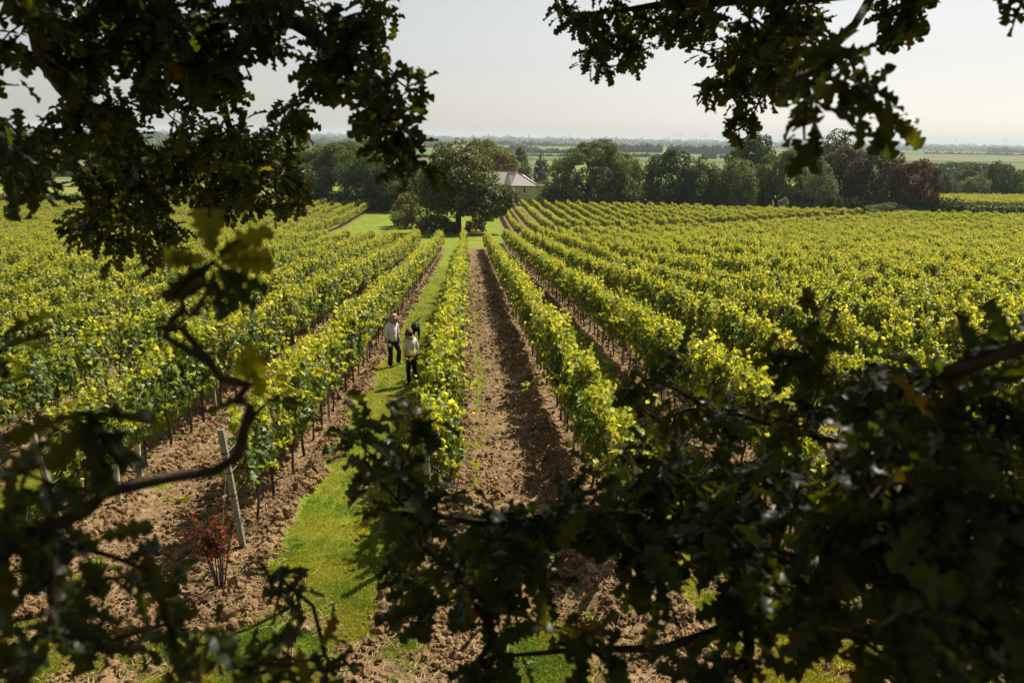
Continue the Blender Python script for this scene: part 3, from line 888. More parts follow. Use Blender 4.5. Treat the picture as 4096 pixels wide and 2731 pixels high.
TREES = [
 # name, label, cat, px, top, depth, width px, material, seed, kwargs
 ('willow_tree', 'tall pale-topped tree rising left of the lone oak, feathery top', 'tree', 1375, 548, 182, 270, 'leaf_mid', 21, dict(lobes=34, lobe_r=.25, clear=.12, dens=1.0)),
 ('round_tree', 'broad dark tree in front, left of the clearing', 'tree', 1480, 628, 166, 250, 'leaf_dark', 22, dict(clear=.04, low=-1)),
 ('round_tree', 'mid green tree left end of the dark group behind the left vines', 'tree', 1225, 600, 178, 220, 'leaf_mid', 23, dict(clear=.05, low=-1)),
 ('round_tree', 'low dark tree at left edge of the clearing, under hanging leaves', 'tree', 1590, 690, 160, 170, 'leaf_dark', 24, dict(clear=.02, low=-1)),
 ('round_tree', 'dark green tree filling the gap behind the clearing', 'tree', 1640, 640, 176, 160, 'leaf_dark', 25, dict(clear=.02, low=-1)),
 ('round_tree', 'shadowy tree behind the lone oak, left of the cottage', 'tree', 1760, 690, 182, 200, 'leaf_dark', 26, dict(clear=.02, low=-1)),
 ('ash_tree', 'olive brown round tree standing behind the cottage roof', 'tree', 1938, 548, 245, 200, 'leaf_olive', 27, dict(lobes=34, lobe_r=.24, clear=.2, dens=.9)),
 ('ash_tree', 'smaller olive tree right beside the one behind the cottage', 'tree', 2030, 600, 240, 90, 'leaf_olive', 28, dict(clear=.1)),
 ('sycamore_tree', 'large green dome-shaped tree right of the cottage', 'tree', 2358, 568, 186, 340, 'leaf_mid', 29, dict(lobes=44, lobe_r=.25, clear=.02, low=-1, dens=1.1)),
 ('round_tree', 'dark lower tree at the right foot of the dome-shaped tree', 'tree', 2470, 690, 182, 130, 'leaf_dark', 30, dict(clear=.02, low=-1)),
 ('willow_tree', 'yellow-green willow right of the dome-shaped tree', 'tree', 2540, 645, 198, 110, 'leaf_willow', 31, dict(clear=.03, low=-1)),
 ('birch_tree', 'thin wispy tree top above the yellow-green willow', 'tree', 2505, 592, 206, 60, 'leaf_olive', 32, dict(clear=.3, dens=.45)),
 ('round_tree', 'narrow dark tree first of the long right-hand group', 'tree', 2680, 604, 176, 170, 'leaf_dark', 33, dict(lobes=30, lobe_r=.28, clear=.02, low=-1)),
 ('round_tree', 'dark tree second in the right-hand group, lower top', 'tree', 2810, 642, 174, 150, 'leaf_dark', 34, dict(clear=.02, low=-1)),
 ('round_tree', 'tall dark pointed tree behind the right-hand group', 'tree', 3015, 540, 196, 190, 'leaf_dark', 35, dict(lobes=34, lobe_r=.26, clear=.05, low=-1)),
 ('round_tree', 'brownish low round tree between dark ones in the right group', 'tree', 2950, 655, 170, 160, 'leaf_mid', 36, dict(clear=.02, low=-1)),
 ('willow_tree', 'grey-green soft willow in the middle of the right group', 'tree', 3130, 600, 176, 210, 'leaf_mid', 37, dict(lobes=40, lobe_r=.22, clear=.02, low=-1)),
 ('round_tree', 'dark tree top peeping out behind the right group', 'tree', 3350, 560, 196, 180, 'leaf_dark', 38, dict(clear=.05, low=-1)),
 ('round_tree', 'grey leaved small tree left of the brown-green ones', 'tree', 3290, 660, 168, 110, 'leaf_grey', 39, dict(clear=.02, low=-1, dens=.8)),
 ('beech_tree', 'brown-green tree with ragged dome, left of the reddest tree', 'tree', 3390, 586, 178, 190, 'leaf_brown', 40, dict(lobes=36, lobe_r=.25, clear=.02, low=-1)),
 ('beech_tree', 'large brown-green dome second from the right end of group', 'tree', 3530, 588, 174, 210, 'leaf_brown', 41, dict(lobes=36, lobe_r=.25, clear=.02, low=-1)),
 ('beech_tree', 'rusty reddish brown tree at the right end of the group', 'tree', 3690, 634, 166, 180, 'leaf_rust', 42, dict(lobes=40, lobe_r=.22, clear=.05, low=-1, dens=.85)),
 ('round_tree', 'round pale green bush-like tree beyond the far right vineyard', 'tree', 3905, 708, 236, 110, 'leaf_grey', 43, dict(clear=.0, low=-1)),
 ('round_tree', 'dark wide tree at right frame edge beyond the far vineyard', 'tree', 4030, 658, 250, 160, 'leaf_dark', 44, dict(clear=.03, low=-1)),
 ('round_tree', 'dark tree just left of the wide one at the right edge', 'tree', 3890, 672, 262, 120, 'leaf_dark', 45, dict(clear=.03, low=-1)),
 ('round_tree', 'small dark tree right behind the reddish brown tree', 'tree', 3780, 690, 245, 80, 'leaf_dark', 46, dict(clear=.03, low=-1)),
 ('round_tree', 'bluish tree between cottage chimney and pylon', 'tree', 2078, 608, 350, 80, 'leaf_dark', 47, dict(clear=.0, low=-1)),
 ('round_tree', 'bluish pointed tree right of the pylon', 'tree', 2168, 634, 360, 66, 'leaf_dark', 48, dict(clear=.0, low=-1)),
 ('round_tree', 'small grey shrub-like tree at the pylon foot', 'tree', 2100, 655, 340, 60, 'leaf_grey', 49, dict(clear=.0, low=-1)),
 ('round_tree', 'dark tree with level top beyond the left meadow', 'tree', 130, 570, 430, 120, 'leaf_dark', 50, dict(clear=.0, low=-1)),
 ('round_tree', 'rounded shrubby tree at far side of the left meadow', 'tree', 192, 640, 420, 80, 'leaf_mid', 51, dict(clear=.0, low=-1)),
 ('round_tree', 'dark tree in the left meadow hedge, seen between leaf sprays', 'tree', 255, 625, 428, 110, 'leaf_dark', 52, dict(clear=.0, low=-1)),
 ('round_tree', 'dark distant tree behind the hanging leaves on the left', 'tree', 420, 610, 430, 130, 'leaf_dark', 53, dict(clear=.0, low=-1)),
 ('round_tree', 'brownish round tree above the pale meadow strip', 'tree', 745, 560, 440, 130, 'leaf_olive', 54, dict(clear=.0, low=-1)),
 ('round_tree', 'mid green tree beyond the meadow, next to brownish one', 'tree', 850, 575, 430, 130, 'leaf_mid', 55, dict(clear=.0, low=-1)),
 ('round_tree', 'dark tree beyond the meadow left of the tall group', 'tree', 1010, 580, 330, 180, 'leaf_dark', 56, dict(clear=.0, low=-1)),
 ('round_tree', 'green tree partly behind dangling oak leaves, left centre', 'tree', 1110, 610, 260, 160, 'leaf_mid', 57, dict(clear=.0, low=-1)),
 ('round_tree', 'dark tree behind left meadow, under the leaf canopy', 'tree', 580, 600, 440, 140, 'leaf_dark', 58, dict(clear=.0, low=-1)),
 ('round_tree', 'dark tree at left frame edge beyond the meadow', 'tree', 20, 600, 420, 130, 'leaf_dark', 59, dict(clear=.0, low=-1)),
]
for nm, lab, ct, px, top, dp, wpx, mt, sd, kw in TREES:
    kw = dict(kw); kw.setdefault('card', 0.34 * dp / 175 if dp < 300 else 0.9)
    ptree(nm, lab, ct, px, top, dp, wpx, mt, sd, **kw)

# shrubs in the clearing
def shrub(name, label, px, top, depth, wpx, mat, seed, cat='shrub', card=.26, dens=1.1, **kw):
    return ptree(name, label, cat, px, top, depth, wpx, mat, seed, clear=0.0, low=-1, card=card, dens=dens, lobe_r=.3, r0=.05, **kw)
shrub('shrub', 'light olive bushy shrub at the left side of the lone oak', 1628, 775, 124, 100, 'leaf_olive', 61)
shrub('shrub', 'tall narrow sunlit shrub behind the staked saplings', 1600, 790, 128, 60, 'leaf_grey', 62)
shrub('bramble_bush', 'low olive bramble under the lone oak, left of trunk', 1730, 862, 117, 140, 'leaf_grey', 63)
shrub('bramble_bush', 'low pale scrub just left of the oak trunk', 1790, 880, 115.5, 70, 'leaf_grey', 64)
shrub('bramble_bush', 'low olive scrub right of the oak trunk', 1905, 868, 118, 90, 'leaf_olive', 65)
shrub('shrub', 'whitish grey shrub at the foot of the right tree group', 3135, 792, 163, 36, 'leaf_pale', 66)
shrub('shrub', 'grey-brown bramble near the right end of the field hedge', 3560, 818, 160, 150, 'leaf_grey', 67, dens=.6)
shrub('shrub', 'dark bush below the dome tree beside the hedge', 2200, 745, 192, 90, 'leaf_dark', 68)
shrub('shrub', 'olive bush in the cottage garden, right of the wall', 2180, 725, 215, 110, 'leaf_olive', 69)
def hedge(label, pts, h, w, mat, seed, card=.4, dens=1.0, name='hedge'):
    """one hedge following points on the ground"""
    r = np.random.default_rng(seed)
    pts = np.array(pts, float); seg = np.linalg.norm(np.diff(pts, axis=0), axis=1); Lh = seg.sum()
    n = int(Lh * (2 * h + w) / card ** 2 * 2.0 * dens)
    t = r.random(n) * Lh; cum = np.concatenate([[0], np.cumsum(seg)])
    x = np.interp(t, cum, pts[:, 0]); y = np.interp(t, cum, pts[:, 1])
    hh = h * (0.75 + 0.5 * fbm(t, t * 0 + seed, 3.5, 3))
    a = r.uniform(-.2, math.pi + .2, n); q = 1 - np.abs(r.normal(0, .18, n))
    dy = np.cos(a) * w / 2 * q; z = np.maximum(np.sin(a), 0.0) ** .6 * hh * q * r.uniform(.35, 1, n) ** .5
    P = np.stack([x + r.normal(0, .1, n), y + dy, gz(y + dy) + z], 1)
    nr = np.stack([r.normal(0, .5, n), np.cos(a), np.abs(np.sin(a)) + .3], 1)
    V, sz, lp = replicate(CARD_V, CARD_F, P, frames(unit(n, r), nr + unit(n, r) * .5), card * r.uniform(.6, 1.3, n))
    return obj(name, mesh_np(name, V, sz, lp, M[mat]), label=label, cat='hedge')
hedge('dark hedge along the far left edge of the vines', [(-150, 158), (-90, 161), (-55, 168), (-34, 174)], 3.0, 3.5, 'leaf_dark', 71)
hedge('lighter weedy strip behind the far left hedge', [(-150, 168), (-90, 170), (-45, 178)], 2.4, 4, 'leaf_olive', 72, dens=.7)
hedge('dark hedge behind the clearing, under the left trees', [(-36, 174), (-18, 176), (-2, 178), (12, 180)], 4.0, 4, 'leaf_dark', 73)
hedge('brownish scrubby hedge in front of the cottage', [(10, 181), (19, 183)], 2.3, 2.5, 'leaf_olive', 74, card=.3)
hedge('long dark hedge along the top of the right vines', [(20, 184), (45, 179), (75, 170), (110, 161)], 4.2, 5, 'leaf_dark', 75)
hedge('dark hedge between the two right-hand vineyards', [(88, 165), (112, 160), (150, 156)], 3.2, 3.5, 'leaf_dark', 76)
hedge('dark hedge below the left meadow trees', [(-300, 420), (-180, 425), (-120, 400), (-60, 330)], 6, 5, 'leaf_dark', 77, card=1.0)
# dry reeds edge beside the meadow hedge
for i, (px, top, lab) in enumerate([(1578, 838, 'left of two thin saplings with stakes on the lawn'), (1588, 826, 'right of two thin saplings with stakes on the lawn')]):
    X = at(px + i * 12, 870, 117 + 3 * i)
    root = empty('sapling', (X[0], 117 + 3 * i, float(gz(117 + 3 * i))), label=lab, cat='young tree', group='staked saplings on the lawn')
    V, sz, lp = crown_cloud((0, 0, 2.3), (.8, .8, .8), 500, .16, 80 + i, 10, .4)
    obj('crown', mesh_np('crown', V, sz, lp, M['leaf_willow']), root)
    g = Geo(); g.tube([(0, 0, -.1), (0.03, 0, 1.3), (0, 0, 2.3)], [.035, .03, .02], 5); g.obj('trunk', M['bark'], root)
    g = Geo(); g.tube([(.25, 0, -.1), (.25, 0, 1.3)], .03, 5); g.obj('stake', M['post'], root)
for px, top, dp, lab in ((182, 728, 204, 'left sapling of two alone in the pale meadow'), (230, 733, 202, 'right sapling of two alone in the pale meadow')):
    ptree('sapling', lab, 'young tree', px, top, dp, 20, 'leaf_mid', int(px), clear=.4, card=.4, group='saplings in the left meadow')

# ------------------------------------------------------------------ fields of the plain and the meadow
def fieldmat(name, a, b, sc=0.05, stretch=6):
    m, N, L = newmat(name)
    out = N.new('ShaderNodeOutputMaterial'); p = N.new('ShaderNodeBsdfPrincipled'); g = N.new('ShaderNodeNewGeometry')
    mp = N.new('ShaderNodeMapping'); mp.inputs['Scale'].default_value = (sc, sc * stretch, sc); L.new(g.outputs['Position'], mp.inputs[0])
    n = N.new('ShaderNodeTexNoise'); n.inputs['Scale'].default_value = 1; n.inputs['Detail'].default_value = 6; L.new(mp.outputs[0], n.inputs['Vector'])
    c = ramp(N, L, n.outputs[0], [(0.3, a), (0.7, b)]); L.new(c, p.inputs['Base Color'])
    p.inputs['Roughness'].default_value = 1; p.inputs['Specular IOR Level'].default_value = 0
    L.new(p.outputs[0], out.inputs[0]); M[name] = m
fieldmat('f_green', (0.10, 0.16, 0.035), (0.15, 0.21, 0.05))
fieldmat('f_yellow', (0.15, 0.17, 0.05), (0.22, 0.22, 0.075))
fieldmat('f_tan', (0.17, 0.15, 0.09), (0.24, 0.20, 0.12))
fieldmat('f_dark', (0.07, 0.10, 0.04), (0.11, 0.14, 0.05))
fieldmat('f_pale', (0.12, 0.15, 0.065), (0.17, 0.19, 0.085))
FC = [0]
def field(x0, x1, y0, y1, mat, tilt=0.0, lift=0.06):
    ys = np.unique(np.concatenate([[y0, y1], np.linspace(y0, y1, max(2, int((y1 - y0) / 12) + 1))]))
    V = []; Lp = []
    for y in ys:
        t = (y - y0) / (y1 - y0)
        for q in (0, 1):
            xx = (x0, x1)[q] + tilt * t; yy = y + (xx - x0) * 0.02
            V.append((xx, yy, float(gz(yy)) + lift))
    for i in range(len(ys) - 1):
        Lp += [2 * i, 2 * i + 1, 2 * i + 3, 2 * i + 2]
    o = obj('field', mesh_np('field', V, np.full(len(ys) - 1, 4), Lp, M[mat]), kind='structure')
    FC[0] += 1
    return o
field(-330, -30, 186, 330, 'f_yellow', -60, .25)
field(-400, -60, 332, 395, 'f_tan', -30, .3)
field(-330, -70, 232, 262, 'f_green', -10, .5)
field(14, 70, 236, 330, 'f_green', 6, .4)
field(10, 120, 332, 352, 'f_tan', 6, .5)
rf = random.Random(5)
y = 356
lift = 0.4
while y < 7500:
    dy = y * rf.uniform(.07, .16)
    w0 = y * .95; x = -w0
    while x < w0:
        wd = y * rf.uniform(.18, .6)
        mt = rf.choice(['f_green', 'f_green', 'f_pale', 'f_yellow', 'f_tan', 'f_dark', 'f_pale'])
        field(x, x + wd * .985, y, y + dy * .97, mt, rf.uniform(-.04, .04) * wd, lift)
        x += wd
    y += dy; lift += 0.25
# far vineyard ground patch right is part of the ground sheet

# ------------------------------------------------------------------ far tree lines: each belt one mass, poplars one by one
def belt(x0, x1, y, h, seed, mat='leaf_dark', dens=1.0, tilt=0.02, label='distant belt of trees across the plain'):
    r = np.random.default_rng(seed)
    Lh = abs(x1 - x0); card = max(0.8, y / 740 * 1.0)
    n = int(min(9000, Lh * h / card ** 2 * 4.0 * dens) + 60)
    x = r.uniform(x0, x1, n)
    hh = 1.35 * h * (0.25 + 0.95 * fbm(x, x * 0 + seed * 3.1, h * 1.6, 3) ** 1.1)
    q = np.abs(r.beta(1.2, 1.0, n))
    z = hh * q; yy = y + (x - x0) * tilt + r.uniform(-1, 1, n) * h * .5 * (1 - q * .7)
    P = np.stack([x, yy, gz(yy) + z], 1)
    V, sz, lp = replicate(CARD_V, CARD_F, P, frames(unit(n, r), unit(n, r) + [0, -.3, .5]), card * r.uniform(.8, 1.7, n))
    return V, sz, lp
def woods(name, label, parts, mat='leaf_dark'):
    V, sz, lp = cat_clouds([belt(*p) for p in parts])
    return obj(name, mesh_np(name, V, sz, lp, M[mat]), kind='stuff', label=label, cat='trees')
def X_(px, y): return float(at(px, 600, y)[0])
woods('far_woodland', 'hazy belts of trees lining the horizon', [(X_(-300, yy), X_(4400, yy), yy, hh, sd, 'leaf_dark', dn) for yy, hh, sd, dn in
      ((7800, 34, 1, .9), (6000, 28, 2, .9), (4600, 23, 3, .9), (3700, 15, 9, .8), (3100, 10, 19, .6))])
woods('distant_copses', 'blue-grey copses and hedgerows on the middle of the plain',
      [(X_(1150, 2600), X_(2450, 2600), 2600, 17, 4), (X_(1200, 1900), X_(1800, 1900), 1900, 15, 5), (X_(1950, 1500), X_(2300, 1500), 1500, 15, 6),
       (X_(2300, 1300), X_(2680, 1300), 1300, 9, 7), (X_(2680, 1900), X_(2850, 1900), 1900, 16, 8), (X_(2050, 1250), X_(2300, 1250), 1250, 6, 10),
       (X_(2810, 1250), X_(2870, 1250), 1250, 16, 11), (X_(2880, 1300), X_(2920, 1300), 1300, 10, 12), (X_(-200, 2300), X_(1200, 2300), 2300, 24, 13), (X_(-200, 1200), X_(1150, 1200), 1200, 16, 14),
       (X_(1200, 1100), X_(1700, 1100), 1100, 6, 15), (X_(-100, 800), X_(1150, 800), 800, 14, 16), (X_(3700, 2300), X_(4300, 2300), 2300, 10, 17), (X_(3950, 3000), X_(4300, 3000), 3000, 22, 18)])
woods('tree_belt', 'dark belt of trees beyond the right-hand fields', [(X_(3660, 620), X_(4300, 620), 620, 9, 21), (X_(3740, 560), X_(4200, 560), 560, 14, 22), (X_(3700, 380), X_(4300, 380), 380, 6, 23), (X_(3620, 310), X_(3860, 310), 310, 5, 24)])
# the two poplar rows
pg = crown_cloud((0, 0, 11), (4.2, 4.2, 12), 420, 2.4, 90, 14, .45)
pop_me = mesh_np('crown', *pg, M['leaf_dark'])
tg = Geo(); tg.tube([(0, 0, -.3), (0, 0, 5)], [.5, .4], 5); popt = tg.mesh('trunk', M['bark'])
np_ = 0
for a, b, n, dp in ((2430, 2645, 20, 1750), (2675, 2965, 28, 1680)):
    for i in range(n):
        px = a + (b - a) * i / (n - 1)
        X = X_(px, dp)
        e = empty('poplar_tree', (X, dp + (X - X_(a, dp)) * .02, float(gz(dp))), random.uniform(0, 6), label='%s poplar from the left in the %s hazy poplar row' % (ORD(i), 'first' if dp == 1750 else 'second'), cat='poplar', group='poplars in the far rows')
        q = random.uniform(.85, 1.1); e.scale = (1, 1, q)
        obj('crown', pop_me, e); obj('trunk', popt, e)

# ------------------------------------------------------------------ pylons and wind turbines
M['steel'] = plain('pylon_steel', (0.22, 0.23, 0.23), 0.6, 0.4, 0.1, 1, 0, 0.3)
M['turbine'] = plain('turbine_white', (0.7, 0.7, 0.7), 0.5, 0.3, 0.03, 1)
def pylon_geo(H, t):
    g = Geo()
    lev = [(0, 3.3), (.25, 2.4), (.5, 1.5), (.66, 1.0), (.78, .85), (.9, .8), (1.0, .12)]
    lev = [(z * H, w * H / 30) for z, w in lev]
    C = [(1, 1), (1, -1), (-1, -1), (-1, 1)]
    for i in range(len(lev) - 1):
        z0, w0 = lev[i]; z1, w1 = lev[i + 1]
        for j in range(4):
            a, b = C[j], C[(j + 1) % 4]
            g.tube([(a[0] * w0, a[1] * w0, z0), (a[0] * w1, a[1] * w1, z1)], t, 4)
            g.tube([(a[0] * w0, a[1] * w0, z0), (b[0] * w1, b[1] * w1, z1)], t * .6, 3)
            g.tube([(b[0] * w0, b[1] * w0, z0), (a[0] * w1, a[1] * w1, z1)], t * .6, 3)
            g.tube([(a[0] * w1, a[1] * w1, z1), (b[0] * w1, b[1] * w1, z1)], t * .6, 3)
    return g, lev
def pylon(px, dp, H, label, t, group=None):
    X = X_(px, dp); e = empty('electricity_pylon', (X, dp, float(gz(dp))), .5, label=label, cat='pylon', group=group)
    g, lev = pylon_geo(H, t); g.obj('tower', M['steel'], e)
    for z in (.64, .76, .88):
        g = Geo(); w = H / 30
        g.tube([(-2.6 * w, 0, z * H), (2.6 * w, 0, z * H)], t * .8, 4); g.tube([(-2.6 * w, 0, z * H), (0, 0, z * H + 1.4 * w)], t * .5, 3); g.tube([(2.6 * w, 0, z * H), (0, 0, z * H + 1.4 * w)], t * .5, 3)
        g.obj('crossarm', M['steel'], e)
    return e
pylon(2122, 676, float(at(2122, 562, 676)[2] - gz(676)), 'lattice electricity pylon standing beyond the cottage chimney', .13)
for i, px in enumerate((1953, 2030, 2115, 2195, 2277, 2365, 2462, 2568, 2672)):
    pylon(px, 4200, 52, '%s tiny grey pylon from the left on the horizon' % ORD(i), .35, 'tiny pylons along the horizon')
tw = Geo(); tw.tube([(0, 0, 0), (0, 0, 66)], [1.5, 1.0], 6); tw_me = tw.mesh('tower', M['turbine'])
nc = Geo(); nc.box(-1, 1, -2.4, 2, 65.4, 67.6); nc_me = nc.mesh('nacelle', M['turbine'])
bl_me = []
for q in range(3):
    g = Geo(); a = R(90 + 120 * q); g.tube([(0, -2.8, 66.5), (8 * math.cos(a), -2.8, 66.5 + 8 * math.sin(a)), (26 * math.cos(a), -2.8, 66.5 + 26 * math.sin(a))], [.8, 1.0, .25], 4)
    bl_me.append(g.mesh('blade', M['turbine']))
for i, px in enumerate((2703, 2723, 2761, 2812, 2820, 2877, 2895, 2904, 2946, 3000, 3363, 3370, 3400, 3467, 3498, 3535, 3620, 3813, 4015)):
    dp = 4700
    e = empty('wind_turbine', (X_(px, dp), dp, float(gz(dp))), random.uniform(-.6, .6), label='%s tiny wind turbine from the left on the hazy horizon' % ORD(i), cat='wind turbine', group='wind turbines on the horizon')
    obj('tower', tw_me, e); obj('nacelle', nc_me, e)
    for b_ in bl_me: obj('blade', b_, e)

# ------------------------------------------------------------------ cottage
M['slate'] = plain('roof_slate', (0.40, 0.38, 0.35), 0.42, 0.6, 0.25, 6, .4)
M['render_wall'] = plain('cream_render', (0.50, 0.46, 0.32), 0.9, 0.2, 0.06, 4)
M['redbrick'] = plain('red_brick', (0.15, 0.07, 0.05), 0.9, 0.2, 0.35, 9)
M['ridge'] = plain('red_ridge_tile', (0.34, 0.15, 0.09), 0.8, 0.2, 0.2, 5)
M['whitewood'] = plain('white_window_paint', (0.75, 0.75, 0.72), 0.5, 0.4, 0.03, 5)
M['glass'] = plain('dark_window_glass', (0.015, 0.018, 0.02), 0.08, 0.8, 0.1, 5)
M['gutter'] = plain('dark_gutter', (0.05, 0.055, 0.06), 0.5, 0.4, 0.1, 5)
M['clay'] = plain('clay_pot', (0.36, 0.18, 0.11), 0.8, 0.2, 0.2, 5)
def P3(px, py, d): return np.array(at(px, py, d))
hb = float(gz(207))
cot = empty('cottage', (P3(2100, 745, 206)[0], 206, hb), label='low cream cottage with grey slate hip roof and brick chimneys', cat='house')
O = np.array([cot.location[0], 206, hb])
E1 = P3(2043, 745, 204) - O; E2 = P3(2155, 746, 204) - O
Zr = P3(2068, 690, 209)[2] - O[2]; Ze = (E1[2] + E2[2]) / 2
E1[2] = E2[2] = Ze
AP = np.array([P3(2068, 690, 208.5)[0] - O[0], 2.5, Zr])
Q1 = np.array([P3(2033, 688, 213)[0] - O[0], 7.0, Zr])      # where the two ridges meet
LW = P3(1900, 688, 213)[0] - O[0]
V0 = np.array([P3(2018, 745, 209)[0] - O[0], 3.2, Ze])      # valley foot
BR = np.array([E2[0] + .3, 11.5, Ze]); BL = np.array([LW - 1, 11.5, Ze])
QL = np.array([LW, 7.0, Zr]); FL = np.array([LW - 1, 3.2, Ze])
QE = np.array([Q1[0] + 3.0, 7.0, Zr])
faces = [('hip', [E1, E2, AP]), ('side', [V0, E1, AP, Q1]), ('main', [FL, V0, Q1, QL]), ('right', [E2, BR, QE, AP]), ('top', [AP, QE, Q1]), ('back', [BR, BL, QL, QE]), ('left', [BL, FL, QL])]
roof = Geo()
for _, f in faces:
    up = np.array([0, 0, .12]); k = len(f)
    roof.add([p for p in f] + [p + up for p in f], [tuple(reversed(range(k))), tuple(range(k, 2 * k))] + [(i, (i + 1) % k, k + (i + 1) % k, k + i) for i in range(k)])
ro = roof.obj('roof', M['slate'], cot)
rg = Geo()
for a, b in ((AP, E2), (AP, E1), (AP, Q1), (Q1, QL), (AP, QE)):
    rg.tube([a + (0, 0, .16), b + (0, 0, .15)], .10, 6)
rg.obj('ridge_tiles', M['ridge'], ro)
wl = Geo()
ins = 0.35
poly = [(E1[0] + ins, ins - 2), (E2[0] - ins, ins - 2), (BR[0] - ins, 11.1), (BL[0] + ins, 11.1), (FL[0] + ins, 3.6), (V0[0] + ins, 3.6), (E1[0] + ins, 1.4)]
n = len(poly); b_ = [(x, y, -.5) for x, y in poly]; t_ = [(x, y, Ze + .02) for x, y in poly]
wl.add(b_ + t_, [(i, (i + 1) % n, n + (i + 1) % n, n + i) for i in range(n)] + [tuple(range(n, 2 * n))])
wl.obj('wall', M['render_wall'], cot)
gt = Geo(); gt.tube([E1 + (0, -.05, -.05), E2 + (0, -.05, -.05)], .08, 6); gt.tube([E1 + (0, -.05, -.05), V0 + (0, -.05, -.05)], .08, 6); gt.obj('gutter', M['gutter'], cot)
wx = P3(2098, 758, 204.3)[0] - O[0]; wz0 = P3(2098, 774, 204.3)[2] - O[2]; wz1 = P3(2098, 748, 204.3)[2] - O[2]
yf = ins - 2
wf = Geo(); fw = .28
for (x0, x1, z0, z1) in ((wx - fw - .08, wx - fw, wz0, wz1), (wx + fw, wx + fw + .08, wz0, wz1), (wx - fw, wx + fw, wz0, wz0 + .1), (wx - fw, wx + fw, wz1 - .08, wz1), (wx - fw, wx + fw, wz0 + (wz1 - wz0) * .66, wz0 + (wz1 - wz0) * .66 + .09)):
    wf.box(x0, x1, yf - .06, yf + .02, z0, z1)
win = wf.obj('window', M['whitewood'], cot)
sl = Geo(); sl.box(wx - .45, wx + .45, yf - .16, yf, wz0 - .1, wz0 - .005); sl.obj('sill', M['whitewood'], win)
for z0, z1 in ((wz0 + .1, wz0 + (wz1 - wz0) * .66), (wz0 + (wz1 - wz0) * .66 + .09, wz1 - .08)):
    g = Geo(); g.box(wx - fw, wx + fw, yf - .02, yf - .005, z0, z1); g.obj('pane', M['glass'], win)
def chimney(px, top, dloc, w, npots):
    X = P3(px, top, 206 + dloc)[0] - O[0]; zt = P3(px, top, 206 + dloc)[2] - O[2]
    g = Geo(); g.box(X - w / 2, X + w / 2, dloc - .45, dloc + .45, Ze, zt); g.box(X - w / 2 - .07, X + w / 2 + .07, dloc - .52, dloc + .52, zt, zt + .16)
    c = g.obj('chimney', M['redbrick'], ro)
    for i in range(npots):
        p = Geo(); xx = X + (i - (npots - 1) / 2) * .55; p.tube([(xx, dloc, zt + .16), (xx, dloc, zt + .8)], [.17, .13], 8); p.obj('chimney_pot', M['clay'], cot)
chimney(2083, 676, 4.5, 1.35, 2); chimney(2004, 670, 9.0, 1.2, 2)
fl = Geo(); X2 = P3(2180, 742, 208)[0] - O[0]
fl.box(E2[0] + .02, X2, 1.0, 6, Ze - .22, Ze); fr_ = fl.obj('flat_roof', M['gutter'], cot)
fl = Geo(); fl.box(E2[0] - .1, X2 - .6, 1.6, 5.6, -.4, Ze - .23); fl.obj('side_wall', M['render_wall'], cot)

# ------------------------------------------------------------------ haze
hz = Geo(); hz.box(-15500, 15500, -3900, 15500, -36.5, 62)
hm, N, L = newmat('haze_air'); out = N.new('ShaderNodeOutputMaterial'); pv = N.new('ShaderNodeVolumePrincipled')
pv.inputs['Color'].default_value = (0.80, 0.90, 1.0, 1); pv.inputs['Density'].default_value = 0.00011; pv.inputs['Anisotropy'].default_value = 0.0
L.new(pv.outputs[0], out.inputs['Volume'])
hz.obj('haze', hm, kind='stuff')

# ------------------------------------------------------------------ people and dog
def skin(name, nodes, edges, mat, parent, sub=2, root=0, **kw):
    """continuous surface grown round connected joints: nodes = [(x, y, z, radius or (rx, ry))]"""
    me = bpy.data.meshes.new(name)
    me.from_pydata([n[:3] for n in nodes], edges, [])
    o = obj(name, me, parent, **kw)
    sm = o.modifiers.new('skin', 'SKIN')
    lay = me.skin_vertices[0] if len(me.skin_vertices) else None
    if lay is None:
        bpy.context.view_layer.objects.active = o
        with bpy.context.temp_override(object=o, active_object=o):
            bpy.ops.mesh.customdata_skin_add()
        lay = me.skin_vertices[0]
    for i, n in enumerate(nodes):
        r_ = n[3] if isinstance(n[3], tuple) else (n[3], n[3])
        lay.data[i].radius = r_
        lay.data[i].use_root = (i == root)
    sm.use_smooth_shade = True
    ss = o.modifiers.new('sub', 'SUBSURF'); ss.levels = sub; ss.render_levels = sub
    me.materials.append(mat)
    return o
M['skin'] = plain('skin', (0.46, 0.26, 0.18), 0.55, 0.4, 0.08, 10)
M['shirt'] = plain('pale_shirt', (0.80, 0.81, 0.84), 0.9, 0.1, 0.06, 12, .3)
M['cream_top'] = plain('cream_top', (0.80, 0.76, 0.68), 0.9, 0.1, 0.06, 12, .3)
M['jeans'] = plain('navy_jeans', (0.012, 0.020, 0.045), 0.85, 0.2, 0.3, 14)
M['blackcloth'] = plain('black_trousers', (0.008, 0.008, 0.012), 0.85, 0.2, 0.2, 14)
M['blond'] = plain('ash_blond_hair', (0.33, 0.235, 0.14), 0.6, 0.4, 0.35, 30)
M['brownhair'] = plain('dark_brown_hair', (0.075, 0.035, 0.022), 0.5, 0.5, 0.45, 30)
M['scarf'] = plain('beige_scarf', (0.36, 0.27, 0.19), 0.95, 0.1, 0.35, 40)
M['shoe'] = plain('white_shoe', (0.6, 0.62, 0.66), 0.6, 0.3, 0.1, 10)
M['darkshoe'] = plain('dark_shoe', (0.10, 0.09, 0.08), 0.6, 0.3, 0.1, 10)
M['dogfur'] = plain('black_fur', (0.010, 0.009, 0.009), 0.75, 0.25, 0.3, 30)
M['eye'] = plain('eye', (0.02, 0.015, 0.012), 0.3, 0.5, 0.1, 10)
